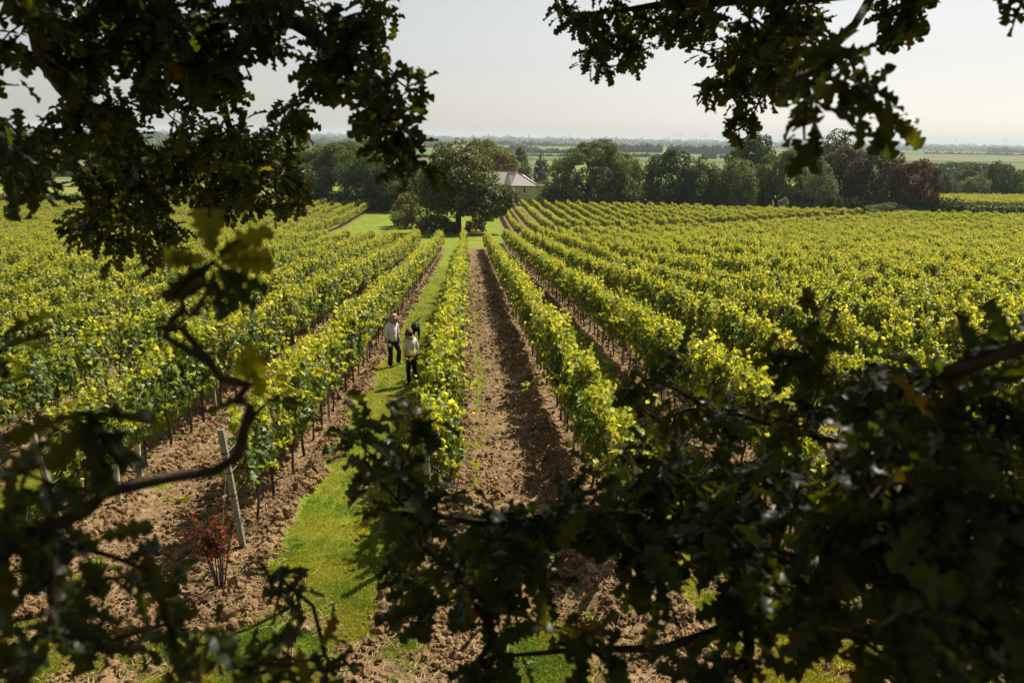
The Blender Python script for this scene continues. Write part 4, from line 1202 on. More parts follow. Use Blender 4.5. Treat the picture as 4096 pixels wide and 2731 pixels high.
M['lip'] = plain('lips', (0.35, 0.12, 0.10), 0.5, 0.4, 0.1, 10)

def hand_nodes(nodes, edges, wi, d, lat, s=1.0):
    """palm and five fingers growing from wrist node wi along d, lat = towards the thumb"""
    w = np.array(nodes[wi][:3]); d = np.array(d, float); d /= np.linalg.norm(d); lat = np.array(lat, float); lat /= np.linalg.norm(lat)
    nodes.append((*(w + d * .045 * s), (0.026, .016))); p = len(nodes) - 1; edges.append((wi, p))
    for k, ln in enumerate((.058, .066, .062, .048)):
        o_ = lat * (.022 - .0147 * k)
        a = w + d * .078 * s + o_; b_ = a + d * ln * .55 + np.cross(d, lat) * .008; c = a + d * ln + np.cross(d, lat) * .026
        i = len(nodes); nodes += [(*a, .0095), (*b_, .0085), (*c, .007)]; edges += [(p, i), (i, i + 1), (i + 1, i + 2)]
    a = w + d * .03 + lat * .030; b_ = a + d * .03 + lat * .018
    i = len(nodes); nodes += [(*a, .011), (*b_, .0085)]; edges += [(p, i), (i, i + 1)]

def person(label, X, Y, joints, face_dir, shirt, trousers, hairmat, shoem, curly, flare, scarf=False, sleeve=0.75):
    """joints: dict of positions relative to the root; body in one skin, clothes over it"""
    e = empty('person', (X, Y, float(ground_z(X, Y)) - .01), label=label, cat='person')
    J = {k: np.array(v, float) for k, v in joints.items()}
    def L_(a, b, t): return J[a] * (1 - t) + J[b] * t
    nodes = [(*J['pelvis'], (.13, .10)), (*L_('pelvis', 'chest', .5), (.105, .085)), (*J['chest'], (.13, .10)), (*J['neck0'], (.06, .055)), (*J['neck1'], .05), (*J['head'], (.078, .085)), (*(J['head'] + (0, 0, .07)), (.06, .065))]
    edges = [(0, 1), (1, 2), (2, 3), (3, 4), (4, 5), (5, 6)]
    fd = np.array([*face_dir, 0.0]); fd /= np.linalg.norm(fd)
    for s in 'LR':
        i = len(nodes)
        nodes += [(*J['sh' + s], .052), (*J['el' + s], .036), (*J['wr' + s], .026)]
        edges += [(2, i), (i, i + 1), (i + 1, i + 2)]
        hand_nodes(nodes, edges, i + 2, J['wr' + s] - J['el' + s] + np.array([0, 0, -.1]), fd)
    for s in 'LR':
        i = len(nodes)
        nodes += [(*J['hip' + s], .088), (*J['kn' + s], .056), (*J['an' + s], .038), (*(J['an' + s] + fd * .13 + (0, 0, -.045)), .03)]
        edges += [(0, i), (i, i + 1), (i + 1, i + 2), (i + 2, i + 3)]
    skin('body', nodes, edges, M['skin'], e)
    # top
    n2 = [(*(J['pelvis'] + (0, 0, -.09)), (.178, .15)), (*L_('pelvis', 'chest', .5), (.160, .14)), (*J['chest'], (.172, .14)), (*(J['neck0'] + (0, 0, -.02)), (.085, .07))]
    e2 = [(0, 1), (1, 2), (2, 3)]
    for s in 'LR':
        i = len(n2)
        we = J['el' + s] * (1 - sleeve) + J['wr' + s] * sleeve
        n2 += [(*J['sh' + s], .074), (*J['el' + s], .056), (*we, .046)]
        e2 += [(2, i), (i, i + 1), (i + 1, i + 2)]
    skin('shirt' if not scarf else 'blouse', n2, e2, shirt, e)
    n3 = [(*(J['pelvis'] + (0, 0, .05)), (.15, .13))]; e3 = []
    for s in 'LR':
        i = len(n3)
        lo = J['an' + s] + (0, 0, -.02)
        n3 += [(*J['hip' + s], .105), (*J['kn' + s], .072), (*((J['kn' + s] + lo) / 2), .062 + flare * .5), (*lo, .056 + flare)]
        e3 += [(0, i), (i, i + 1), (i + 1, i + 2), (i + 2, i + 3)]
    skin('trousers', n3, e3, trousers, e)
    for s in 'LR':
        a = J['an' + s]
        skin('shoe', [(*(a + (0, 0, -.03) - fd * .03), .042), (*(a + fd * .07 + (0, 0, -.055)), .038), (*(a + fd * .15 + (0, 0, -.062)), .03)], [(0, 1), (1, 2)], shoem, e)
    H = J['head']
    g = Geo()
    if curly:
        r = random.Random(4)
        g.blob(H - fd * .02 + (0, 0, .035), (.10, .10, .115), 14, 9, jit=.12)
        for i in range(90):
            v = np.array([r.gauss(0, 1), r.gauss(0, 1), r.gauss(.2, 1)]); v /= np.linalg.norm(v)
            if v @ fd > .55 and v[2] < .5: continue
            q = H - fd * .025 + v * (.10, .10, .12) + (0, 0, .0 if v[2] > -.2 else -.03)
            g.blob(q, r.uniform(.022, .042), 6, 5, jit=.4)
    else:
        g.blob(H - fd * .025 + (0, 0, .035), (.112, .112, .118), 16, 10)
        for i in range(46):
            a = 2 * math.pi * i / 46; v = np.array([math.cos(a), math.sin(a), 0])
            if v @ fd > .80: continue
            p0 = H - fd * .012 + v * .088 + (0, 0, .06); p1 = H - fd * .014 + v * .116 + (0, 0, -.03); p2 = H - fd * .010 + v * .105 + (0, 0, -.135 + .01 * math.sin(i * 5))
            g.tube([p0, p1, p2], [.016, .020, .009], 5)
    g.obj('hair', hairmat, e, True)
    lat = np.cross(fd, [0, 0, 1.])
    g = Geo(); g.blob(H + fd * .098 + (0, 0, -.01), (.014, .014, .022), 8, 6); g.obj('nose', M['skin'], e, True)
    for s in (-1, 1):
        g = Geo(); g.blob(H + fd * .080 + lat * s * .032 + (0, 0, .015), (.012, .012, .008), 8, 6); g.obj('eye', M['eye'], e, True)
    g = Geo(); g.blob(H + fd * .084 + (0, 0, -.048), (.020, .020, .007), 8, 6); g.obj('mouth', M['lip'], e, True)
    if scarf:
        g = Geo()
        ring = [J['neck0'] + (.10 * math.cos(a), .085 * math.sin(a), .035 + .015 * math.sin(2 * a)) for a in np.linspace(0, 2 * math.pi, 13)]
        g.tube(ring, .045, 7)
        c0 = J['neck0'] + fd * .10
        g.tube([c0, c0 + fd * .07 + (0, 0, -.16), c0 + fd * .06 + (0.0, 0, -.42)], [.05, .055, .06], 7)
        g.obj('scarf', M['scarf'], e, True)
    return e
w1 = person('woman with ash-blond bob in white shirt and navy jeans, standing beside left vines', -2.24, 20.65, dict(
    pelvis=(.05, 0, .86), chest=(.06, 0, 1.20), neck0=(.085, 0, 1.37), neck1=(.105, -.005, 1.42), head=(.145, -.01, 1.50),
    shR=(-.05, -.14, 1.32), elR=(-.13, -.20, 1.06), wrR=(-.07, -.25, .83), shL=(.17, .14, 1.32), elL=(.20, .20, 1.06), wrL=(.24, .12, .86),
    hipR=(-.01, -.07, .80), knR=(0.01, -.10, .46), anR=(-.02, -.08, .09), hipL=(.12, .07, .80), knL=(.25, .08, .47), anL=(.20, .22, .12)),
    (.88, -.30), M['shirt'], M['jeans'], M['blond'], M['shoe'], False, .028, sleeve=.45)
w1.scale = (.96, .93, .97)
g = Geo(); g.box(-.03, .05, -.30, -.288, .70, .78); g.obj('phone', M['shoe'], None, label='small pale phone held in the blond woman\'s hand', cat='phone').location = w1.location
w2 = person('woman with curly brown hair, scarf, cream top and black trousers, seen from behind', -1.56, 18.45, dict(
    pelvis=(.09, .03, .86), chest=(.085, .0, 1.20), neck0=(.055, .02, 1.36), neck1=(.04, .03, 1.41), head=(.015, .05, 1.48),
    shR=(.20, .10, 1.30), elR=(.27, .10, 1.05), wrR=(.27, .12, .82), shL=(-.03, -.08, 1.30), elL=(-.10, -.09, 1.04), wrL=(-.09, .02, .82),
    hipR=(.16, .09, .80), knR=(.17, .13, .46), anR=(.25, .24, .09), hipL=(.04, -.03, .80), knL=(.0, -.04, .46), anL=(.02, -.02, .09)),
    (-.8, .6), M['cream_top'], M['blackcloth'], M['brownhair'], M['darkshoe'], True, .0, scarf=True, sleeve=.92)
w2.scale = (.87, .92, .94); w2.location.z -= .0
dx, dy = -1.80, 24.9
dog = empty('dog', (dx, dy, float(ground_z(dx, dy))), R(7), label='black dog standing on the grass strip facing the camera', cat='dog')
nodes = [(0, .30, .44, (.125, .14)), (0, .05, .43, (.14, .16)), (0, .58, .46, (.105, .12)), (0, -.10, .52, (.085, .10)), (-.01, -.20, .60, (.09, .095)), (-.015, -.29, .585, .05), (-.02, -.37, .565, .038)]
edges = [(0, 1), (0, 2), (1, 3), (3, 4), (4, 5), (5, 6)]
for s in (-1, 1):
    i = len(nodes)
    nodes += [(s * .09, .02, .36, .058), (s * .095, .04, .20, .036), (s * .09, .0, .05, .028), (s * .09, -.05, .022, .03)]
    edges += [(1, i), (i, i + 1), (i + 1, i + 2), (i + 2, i + 3)]
    i = len(nodes)
    nodes += [(s * .09, .56, .36, .07), (s * .10, .48, .26, .045), (s * .10, .62, .16, .028), (s * .10, .59, .05, .026), (s * .10, .54, .022, .028)]
    edges += [(2, i), (i, i + 1), (i + 1, i + 2), (i + 2, i + 3), (i + 3, i + 4)]
i = len(nodes); nodes += [(.04, .68, .54, .035), (.13, .74, .62, .024), (.21, .74, .66, .016)]; edges += [(2, i), (i, i + 1), (i + 1, i + 2)]
skin('body', nodes, edges, M['dogfur'], dog)
for s in (-1, 1):
    g = Geo(); g.add([(s * .045, -.18, .665), (s * .085, -.17, .655), (s * .10, -.20, .575), (s * .085, -.215, .57), (s * .05, -.20, .64), (s * .09, -.16, .60)], [(0, 1, 5), (0, 4, 3), (0, 3, 2), (0, 2, 1), (1, 2, 5), (2, 3, 5), (3, 4, 5), (4, 0, 5)]); g.obj('ear', M['dogfur'], dog)
    g = Geo(); g.blob((-.015 + s * .035, -.262, .615), .011, 6, 5); g.obj('eye', M['eye'], dog, True)
g = Geo(); g.blob((-.02, -.405, .575), (.018, .014, .013), 8, 6); g.obj('nose', M['eye'], dog, True)

# ------------------------------------------------------------------ rose bushes
RL_V = [(0, 0, 0), (.35, .3, -.04), (.75, .22, -.05), (1, 0, -.08), (.75, -.22, -.05), (.35, -.3, -.04)]
def rose(label, X, Y, h, w, n, mat, seed, stems=9):
    r = np.random.default_rng(seed); z = float(ground_z(X, Y))
    e = empty('rose_bush', (X, Y, z), label=label, cat='rose bush')
    g = Geo(); tips = []
    for i in range(stems):
        a = r.uniform(0, 6.28); q = r.uniform(.2, 1) * w / 2; hh = h * r.uniform(.6, 1.0)
        b = np.array([math.cos(a) * .05, math.sin(a) * .05, -.03]); t = np.array([math.cos(a) * q, math.sin(a) * q, hh]); m1 = b * .6 + t * .4 + (0, 0, .08)
        g.tube([b, m1, t], [.011, .008, .004], 5); tips.append((m1, t))
        for _ in range(3):
            s_ = m1 + (t - m1) * r.uniform(.1, .9); t2 = s_ + np.array([r.normal(0, .12), r.normal(0, .12), r.uniform(.02, .14)]); g.tube([s_, t2], [.005, .003], 4); tips.append((s_, t2))
    g.obj('stems', M['vinewood'], e)
    k = r.integers(0, len(tips), n); t = r.random(n)
    A = np.array([a for a, b in tips]); B = np.array([b for a, b in tips])
    P = A[k] + (B[k] - A[k]) * t[:, None] + r.normal(0, .035, (n, 3))
    V, sz, lp = replicate(RL_V, VL_FAR_F, P, frames(unit(n, r) + [0, 0, -.1], unit(n, r) * .7 + [0, 0, 1]), r.uniform(.035, .065, n))
    obj('leaves', mesh_np('leaves', V, sz, lp, M[mat]), e)
    return e
rose('rose bush with red and orange young leaves by the tall end post', -2.98, 8.0, 1.12, .62, 700, 'leaf_red', 5, 11)
rb = rose('small green rose bush at the left frame edge', *at(120, 2200, 9.3)[:2].tolist(), .5, .5, 260, 'leaf_mid', 6)
g = Geo()
for i in range(9):
    a = i * 2.4; q = .012 + .003 * i; g.blob((q * math.cos(a), q * math.sin(a), .02 * (i < 5)), (.018, .018, .014), 6, 4)
M['petal'] = plain('red_petal', (0.55, 0.01, 0.02), 0.6, 0.3, 0.2, 30)
fx = at(183, 2285, 8.4)
fl_ = empty('rose_flower', (fx[0], fx[1], float(ground_z(fx[0], fx[1])) + .30), label='single bright red rose low among clods, lower left', cat='rose')
g.obj('bloom', M['petal'], fl_, True)
g = Geo(); g.tube([(0, 0, 0), (.03, .02, -.16), (.02, 0, -.33)], .005, 5); g.obj('stem', M['vinewood'], fl_)

# long vine shoots reaching out over the grass in front of the curly-haired woman
for i, (p0, p1, p2) in enumerate([((-.85, 17.9, .9), (-1.25, 17.8, 1.1), (-1.62, 17.75, .72)), ((.0 + 2.0, 14.6, 1.2), (1.5, 14.5, 1.15), (1.15, 14.45, .9)), ((2.35, 10.9, 1.5), (2.7, 10.8, 1.75), (3.1, 10.7, 1.6))]):
    g0 = float(gz(p0[1])); pts = [np.array(p) + (0, 0, g0) for p in (p0, p1, p2)]
    e = empty('vine_shoot', tuple(pts[0]), label=['long yellow-green vine shoot hanging in front of the curly-haired woman', 'stray vine shoot reaching left over the brown furrows', 'vine shoot arching right off the row end by the pale post'][i], cat='vine shoot')
    q = [p - pts[0] for p in pts]; g = Geo(); g.tube(q, [.006, .005, .003], 4); g.obj('stem', M['vinewood'], e)
    r = np.random.default_rng(i); n = 30; t = r.random(n) * 2; k = np.minimum(t.astype(int), 1); f = (t - k)[:, None]
    Q_ = np.array(q); P = Q_[k] * (1 - f) + Q_[k + 1] * f + r.normal(0, .035, (n, 3))
    V, sz, lp = replicate(VL_V, VL_F, P, frames(unit(n, r) + [0, 0, -.4], unit(n, r) * .5 + [0, 0, 1]), r.uniform(.07, .13, n))
    obj('leaves', mesh_np('leaves', V, sz, lp, M['young_sunlit_vine']), e)

# ------------------------------------------------------------------ the oaks round the viewpoint
def oak_leaf(seed, detail=True):
    r = random.Random(seed)
    t = [i / 18 for i in range(19)]
    w = [0.012 + .53 * (q ** .75) * ((1 - q) ** .42) * (0.70 + 0.30 * math.cos(2 * math.pi * (4.4 * q - 0.95 - r.uniform(-.03, .03)))) for q in t]
    w[-1] = 0.0; w[0] = .012
    wl = [a * r.uniform(.85, 1.15) for a in w]; wr = [a * r.uniform(.85, 1.15) for a in w]
    bend = r.uniform(.08, .35); fold = r.uniform(.1, .5); wav = r.uniform(.02, .06)
    V = []; F = []
    for i, q in enumerate(t):
        zc_ = -bend * q * q
        off = 0.10 * wl[i]
        V += [(q, 0, zc_), (q + off, wl[i], zc_ + fold * wl[i] + wav * math.sin(q * 17)), (q + off, -wr[i], zc_ + fold * wr[i] + wav * math.cos(q * 15))]
    for i in range(len(t) - 1):
        a = 3 * i; b = a + 3
        F += [(a, b, b + 1, a + 1), (a, a + 2, b + 2, b)]
    return V, F
OL = [oak_leaf(i) for i in range(4)]
OLOW_V = [(0, 0, 0), (.25, .16, .02), (.42, .1, -.02), (.6, .27, 0), (.8, .14, -.1), (1, 0, -.2), (.8, -.14, -.1), (.6, -.27, 0), (.42, -.1, -.02), (.25, -.16, .02)]
OLOW_F = [(0, 1, 2, 8, 9), (2, 3, 4, 6, 7, 8), (4, 5, 6)]
FPX = FOCAL / 36 * IMG_W
def ell(cx, cy, rx, ry, d0, d1, dens=1.0):
    """rosette centres filling an ellipse of the view at distances d0..d1"""
    dm = (d0 + d1) / 2; A = math.pi * rx * ry * (dm / FPX) ** 2
    n = max(2, int(A * 3.7 * dens / 0.020)); out = []
    for _ in range(n):
        a = rng.uniform(0, 6.28); q = math.sqrt(rng.random())
        px, py = cx + rx * q * math.cos(a), cy + ry * q * math.sin(a)
        if rx > 115 and fbm(px, py, 150, 2) < 0.475 - 0.05 * dens: continue
        out.append(at_r(cx + rx * q * math.cos(a), cy + ry * q * math.sin(a), rng.uniform(d0, d1)))
    return out
def build_oak(name, label, loc, limbs_, centers, over, leafsize=(.07, .11), nleaf=8, seed=1, near_parts=300):
    """limbs_: list of (points, radii) world; centers: rosettes in view; over: unseen crown rosettes added to shade those in view"""
    r = np.random.default_rng(seed)
    root = empty(name, loc, label=label, cat='tree')
    base = np.array(loc, float)
    g = Geo()
    lp_pts = []
    for li, (pts, rad) in enumerate(limbs_):
        pts = [np.array(p, float) for p in pts]
        # finer, slightly wandering
        P_ = []; R_ = []
        for i in range(len(pts) - 1):
            k = max(2, int(np.linalg.norm(pts[i + 1] - pts[i]) / .22))
            for j in range(k):
                t = j / k; P_.append(pts[i] * (1 - t) + pts[i + 1] * t + (r.normal(0, .012, 3) if (i or j) else 0)); R_.append(rad[i] * (1 - t) + rad[i + 1] * t)
        P_.append(pts[-1]); R_.append(rad[-1])
        g.tube([p - base for p in P_], R_, 9 if rad[0] > .05 else 6)
        for p, q in zip(P_, R_):
            if q < 0.09: lp_pts.append(p)
    if seed != 33: g.obj('trunk', M['bark'], root, True)
    allc = list(centers) + list(over); nin = len(centers)
    nodes = list(lp_pts); nroot = len(nodes)
    cen = np.array(allc)
    # each rosette grows from the nearest wood already there
    D = np.full(len(cen), 1e9); par = np.zeros(len(cen), int)
    NP = np.array(nodes)
    for i0 in range(0, len(cen), 500):
        dd = np.linalg.norm(cen[i0:i0 + 500, None] - NP[None], axis=2); D[i0:i0 + 500] = dd.min(1); par[i0:i0 + 500] = dd.argmin(1)
    done = np.zeros(len(cen), bool); parent = {}
    parD = D.copy(); order_ = []
    for _ in range(len(cen)):
        j = int(np.argmin(np.where(done, 1e9, parD)))
        done[j] = True; parent[nroot + j] = int(par[j]); order_.append(j)
        dd = np.linalg.norm(cen - cen[j], axis=1)
        b = (dd < parD) & ~done
        parD[b] = dd[b]; par[b] = nroot + j
    cnt_ = np.zeros(nroot + len(cen))
    for j in reversed(order_):
        cnt_[nroot + j] += 1; cnt_[parent[nroot + j]] += cnt_[nroot + j]
    allp = np.concatenate([NP, cen])
    if seed != 33: g = Geo()
    dirs = np.zeros((len(cen), 3))
    for j in order_:
        a = allp[parent[nroot + j]]; b = allp[nroot + j]; dirs[j] = b - a
        if j >= nin and cnt_[nroot + j] < 3: continue
        q = 0.0016 + 0.0013 * math.sqrt(cnt_[nroot + j])
        q = min(q, .012)
        m1 = (a + b) / 2 + r.normal(0, .08, 3) * np.linalg.norm(b - a) * .8
        g.tube([a - base, m1 - base, b - base], [q * 1.25, q * 1.1, q], 5 if j < nin else 3, cap=False)
    g.obj('twigs' if seed != 33 else 'branches', M['bark'], root, True)
    # leaves bunched at the twig tips
    def leaves(idx):
        c = np.repeat(cen[idx], nleaf, 0); d = np.repeat(dirs[idx], nleaf, 0); d /= np.linalg.norm(d, axis=1, keepdims=True) + 1e-9
        n = len(c)
        ld = unit(n, r) * 1.0 + d * .55 + [0, 0, -.18]
        nr = unit(n, r) * .75 + [0, 0, .9]
        S = r.uniform(leafsize[0], leafsize[1], n)
        P = c + unit(n, r) * .03 - d * (r.random((n, 1)) ** 1.5) * .12
        return P, frames(ld, nr), S
    P, Fm, S = leaves(np.arange(nin))
    dist = np.linalg.norm(P, axis=1); zc_ = P @ cam_fwd
    u_ = (P @ cam_right) / zc_ * FPX; v_ = (P @ cam_up) / zc_ * FPX
    inf = (np.abs(u_) < IMG_W / 2) & (np.abs(v_) < IMG_H / 2) & (zc_ > .2)
    okd = dist > 0.7
    o_ = np.argsort(np.where(inf & okd, dist / S, 1e9))[:near_parts]
    near = np.zeros(len(P), bool); near[o_] = True; near &= inf & okd
    for i in np.where(near)[0]:
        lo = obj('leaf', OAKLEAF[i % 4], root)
        mt = Matrix(((*(Fm[i][0] * S[i]), P[i][0] - base[0]), (*(Fm[i][1] * S[i]), P[i][1] - base[1]), (*(Fm[i][2] * S[i]), P[i][2] - base[2]), (0, 0, 0, 1)))
        lo.matrix_local = mt
    cl = []
    far = ~near & okd
    for q in range(4):
        k = far & (np.arange(len(P)) % 4 == q)
        if k.any(): cl.append(replicate(OL[q][0], OL[q][1], P[k] - base, Fm[k], S[k]))
    if len(over):  # the unseen shading rosettes join the same foliage mesh
        P, Fm, S = leaves(np.arange(nin, len(cen)))
        cl.append(replicate(OLOW_V, OLOW_F, P - base, Fm, S * 1.15))
    V, sz, lp = cat_clouds(cl)
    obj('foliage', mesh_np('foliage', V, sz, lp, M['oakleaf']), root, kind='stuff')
    print(name, 'rosettes', nin, len(over))
    return root
OAKLEAF = []
for V_, F_ in OL:
    me = bpy.data.meshes.new('oak_leaf'); me.from_pydata(V_, [], F_); me.materials.append(M['oakleaf']); OAKLEAF.append(me)

def shade_crown(n, x0, x1, y0, y1, z0, z1):  # leaf rosettes kept out of frame, added to block sun and sky
    out = []
    while len(out) < n:
        p = np.array([rng.uniform(x0, x1), rng.uniform(y0, y1), rng.uniform(z0, z1)])
        z = p @ cam_fwd
        if np.linalg.norm(p) < 1.2: continue
        if z > 0.05:
            v = (p @ cam_up) / z * FPX; u = (p @ cam_right) / z * FPX
            if abs(u) < IMG_W / 2 + 260 and -IMG_H / 2 - 200 < v < IMG_H / 2 + 170: continue
        out.append(p)
    return out
# left oak: boughs hanging into the top left
A = []
for c in [(60, 60, 230, 170, 2.7, 3.6, 1.5), (420, 60, 300, 150, 2.9, 4.2, 1.5), (760, 110, 280, 190, 3.0, 4.2, 1.4), (1110, 90, 280, 180, 3.0, 4.2, 1.3), (1440, 60, 160, 100, 3.0, 4.0, 1.2), (1520, 60, 70, 60, 3, 4, 1),
          (420, 330, 190, 160, 3.2, 4.2, 1.4), (740, 330, 240, 190, 3.2, 4.4, 1.5), (1060, 320, 250, 170, 3.2, 4.4, 1.3), (1360, 230, 160, 140, 3.0, 3.8, 1.2), (1260, 300, 90, 90, 3, 4, 1),
          (330, 510, 170, 110, 3.2, 4.0, 1.3), (640, 540, 230, 150, 3.6, 4.8, 1.2), (950, 540, 200, 150, 3.6, 4.8, 1.1), (1130, 480, 80, 70, 3.4, 4.2, .9),
          (1500, 290, 70, 60, 2.6, 3.0, 1.1), (1570, 340, 90, 55, 2.5, 2.9, 1.2), (1680, 360, 60, 50, 2.5, 2.8, 1.1), (1530, 440, 100, 90, 2.5, 3.0, 1.4), (1480, 530, 60, 70, 2.5, 3.0, 1.2), (1590, 580, 100, 80, 2.4, 2.8, 1.4), (1650, 680, 70, 45, 2.4, 2.7, 1.2), (1600, 480, 70, 60, 2.5, 2.8, 1),
          (420, 690, 114, 140, 4.2, 5.4, 1.5), (640, 720, 114, 130, 4.2, 5.6, 1.5), (880, 690, 170, 120, 4.2, 5.6, 1.9), (1080, 640, 110, 110, 4.0, 5.2, 1.1), (1110, 770, 112, 90, 4.2, 5.2, 1.4),
          (360, 880, 90, 110, 4.2, 5.4, 1.3), (560, 880, 114, 110, 4.2, 5.4, 1.4), (700, 950, 70, 70, 4.4, 5.2, .9), (900, 830, 114, 60, 4.4, 5.4, 1.2), (460, 990, 70, 50, 4.2, 5, .8), (620, 1020, 60, 40, 4.2, 5, .8),
          (60, 560, 110, 100, 2.6, 3.2, 1.3), (60, 720, 100, 100, 2.6, 3.2, 1.2), (0, 260, 25, 40, 2.8, 3, .8), (10, 1330, 40, 110, 1.5, 1.9, 1.2)]:
    A += ell(*c)
shadeA = shade_crown(3600, -5, 0.5, 1.5, 8, 0.9, 3.8) + shade_crown(2600, -4.5, 1.0, -4, 1.5, -1.0, 3.0)
gA = float(gz(-2.0))
limbA = [([(-3.6, -2.0, gA - .3), (-3.5, -1.8, gA + 2.2), (-3.2, -1.2, .8), (-2.9, 0.2, 2.2), (-2.4, 2.0, 3.2), (-1.5, 4.2, 3.6)], [.34, .27, .22, .15, .08, .03]),
         ([(-3.1, -.8, 1.2), (-2.8, 1.0, 1.1), at_r(150, -60, 3.1), at_r(200, 240, 3.3), at_r(330, 430, 3.6), at_r(520, 540, 4.0), at_r(640, 640, 4.4), at_r(620, 900, 4.8)], [.12, .09, .06, .05, .035, .025, .018, .006]),
         ([(-3.0, -.2, 1.8), (-2.0, 1.6, 1.6), at_r(800, -150, 3.6), at_r(1150, 60, 3.6), at_r(1380, 260, 3.2), at_r(1530, 430, 2.8), at_r(1640, 660, 2.6)], [.11, .08, .05, .035, .022, .014, .005]),
         ([at_r(800, -150, 3.6), at_r(820, 250, 4.0), at_r(900, 480, 4.6), at_r(960, 700, 4.9), at_r(1080, 780, 4.9)], [.04, .03, .02, .012, .005])]
build_oak('oak_tree', 'dark oak whose leafy boughs hang into the upper left corner', (-3.6, -2.0, gA), limbA, A, shadeA, seed=31)

# right oak: bough across the top right and the dark mass below
B = []
for c in [(2290, 50, 90, 60, 4.2, 5.0, 1.1), (2420, 120, 90, 90, 4.2, 5.0, 1.1), (2370, 220, 60, 60, 4.2, 5, 1), (2560, 210, 90, 60, 4.2, 5, 1.1), (2420, 280, 40, 40, 4.3, 4.8, 1), (2530, 60, 120, 60, 4, 5, 1.1),
          (2720, 60, 130, 80, 4.0, 5.0, 1.3), (2900, 110, 180, 130, 3.6, 4.6, 1.5), (3130, 90, 190, 130, 3.2, 4.4, 1.5), (2940, 260, 120, 110, 3.8, 4.6, 1.4), (3060, 300, 110, 90, 3.2, 4, 1.3), (2880, 400, 90, 50, 3.8, 4.4, 1.1), (2960, 470, 70, 40, 3.8, 4.2, 1.1), (2930, 500, 30, 20, 3.8, 4, 1),
          (3190, 220, 90, 100, 2.6, 3.4, 1.2), (3380, 60, 190, 70, 3.0, 4.0, 1.3), (3590, 40, 110, 70, 3.2, 4.0, 1.2), (3560, 120, 40, 30, 3.2, 3.8, .8), (3700, 10, 60, 30, 3.2, 3.8, .9),
          (3215, 545, 90, 60, 1.7, 2.0, .7), (3390, 260, 90, 60, 2.0, 2.5, .9), (3390, 370, 90, 70, 2.0, 2.5, 1.1), (3460, 440, 80, 60, 2.0, 2.5, 1.0), (3530, 500, 30, 40, 2.1, 2.4, .6), (4040, 10, 20, 20, 3.0, 3.2, .5)]:
    B += ell(*c)
# the lower mass
for c in [(1500, 1800, 90, 70, 1.9, 2.3, .7), (1610, 1830, 90, 70, 1.9, 2.4, .8), (1600, 1960, 120, 90, 1.9, 2.6, 1.1), (1700, 1700, 30, 50, 1.8, 2.1, .5), (1450, 1690, 25, 40, 1.8, 2.1, .4),
          (1700, 2080, 160, 110, 1.8, 2.8, 1.3), (1800, 2150, 112, 110, 1.8, 2.8, 1.8), (1980, 2170, 112, 110, 1.8, 2.8, 1.8), (1820, 2320, 112, 90, 1.8, 2.8, 1.3), (2150, 2130, 112, 90, 1.9, 2.9, 1.8), (2270, 2130, 100, 90, 1.9, 2.9, 1.5), (2060, 2270, 112, 110, 1.9, 2.9, 1.5), (2220, 2290, 100, 90, 1.9, 2.8, 1.1), (2000, 2350, 110, 60, 1.9, 2.8, .9),
          (1640, 2230, 110, 110, 1.8, 2.6, 1.2), (1600, 2420, 90, 90, 1.7, 2.4, .7), (2330, 1880, 100, 130, 1.9, 2.6, .9), (2370, 2120, 160, 130, 1.9, 2.9, 1.3), (2300, 2560, 140, 110, 1.7, 2.6, .8), (2000, 2600, 160, 110, 1.6, 2.4, 1.1),
          (2480, 2040, 112, 110, 1.9, 2.9, 1.5), (2640, 2010, 112, 110, 1.9, 2.9, 1.5), (2480, 2230, 114, 130, 1.7, 2.8, 1.6), (2650, 2220, 114, 130, 1.7, 2.8, 1.6), (2620, 1800, 112, 90, 2.2, 3.2, 1.0), (2590, 1550, 90, 120, 2.6, 3.4, .9), (2700, 1440, 90, 90, 2.6, 3.4, .8), (2750, 1640, 114, 90, 2.6, 3.4, 1.1),
          (2800, 1900, 114, 140, 2.0, 3.0, 1.5), (2960, 1880, 114, 140, 2.0, 3.0, 1.5), (2900, 2200, 250, 180, 1.6, 2.8, 1.6), (2800, 2500, 260, 170, 1.4, 2.4, 1.5), (3000, 1650, 180, 110, 2.4, 3.4, 1.1), (3180, 1480, 150, 100, 2.2, 3.2, 1.0), (3240, 1290, 60, 80, 2.2, 2.8, .6), (3260, 1400, 70, 70, 2.2, 2.8, .7),
          (3250, 1700, 220, 160, 2.0, 3.2, 1.4), (3200, 2050, 250, 180, 1.7, 3.0, 1.6), (3150, 2400, 220, 170, 1.5, 2.6, 1.3), (3500, 1600, 200, 130, 1.8, 3.0, 1.5), (3550, 1850, 250, 200, 1.5, 2.8, 1.8), (3550, 2200, 260, 200, 1.4, 2.6, 1.7), (3450, 2580, 250, 130, 1.3, 2.2, 1.3),
          (3750, 1560, 130, 90, 1.6, 2.4, 1.2), (3880, 1500, 130, 100, 1.4, 2.2, 1.3), (4030, 1440, 90, 90, 1.4, 2.2, 1.2), (3900, 1750, 250, 180, 1.4, 2.6, 1.9), (3900, 2100, 260, 220, 1.3, 2.6, 2.0), (3850, 2480, 260, 210, 1.2, 2.3, 1.5), (4050, 2650, 150, 120, 1.2, 2.0, 1.4),
          (2550, 2680, 200, 60, 1.4, 2.0, 1.0), (3000, 2700, 250, 60, 1.3, 2.0, 1.2)]:
    B += ell(*c)
shadeB = shade_crown(6800, 0.5, 6.8, 1.5, 8.5, 0.9, 3.8) + shade_crown(2600, 0, 4.5, -4, 1.5, -1.0, 3.0) + shade_crown(1200, -3, 4, -2.5, 1.8, -3.0, -.9)
gB = float(gz(-1.0))
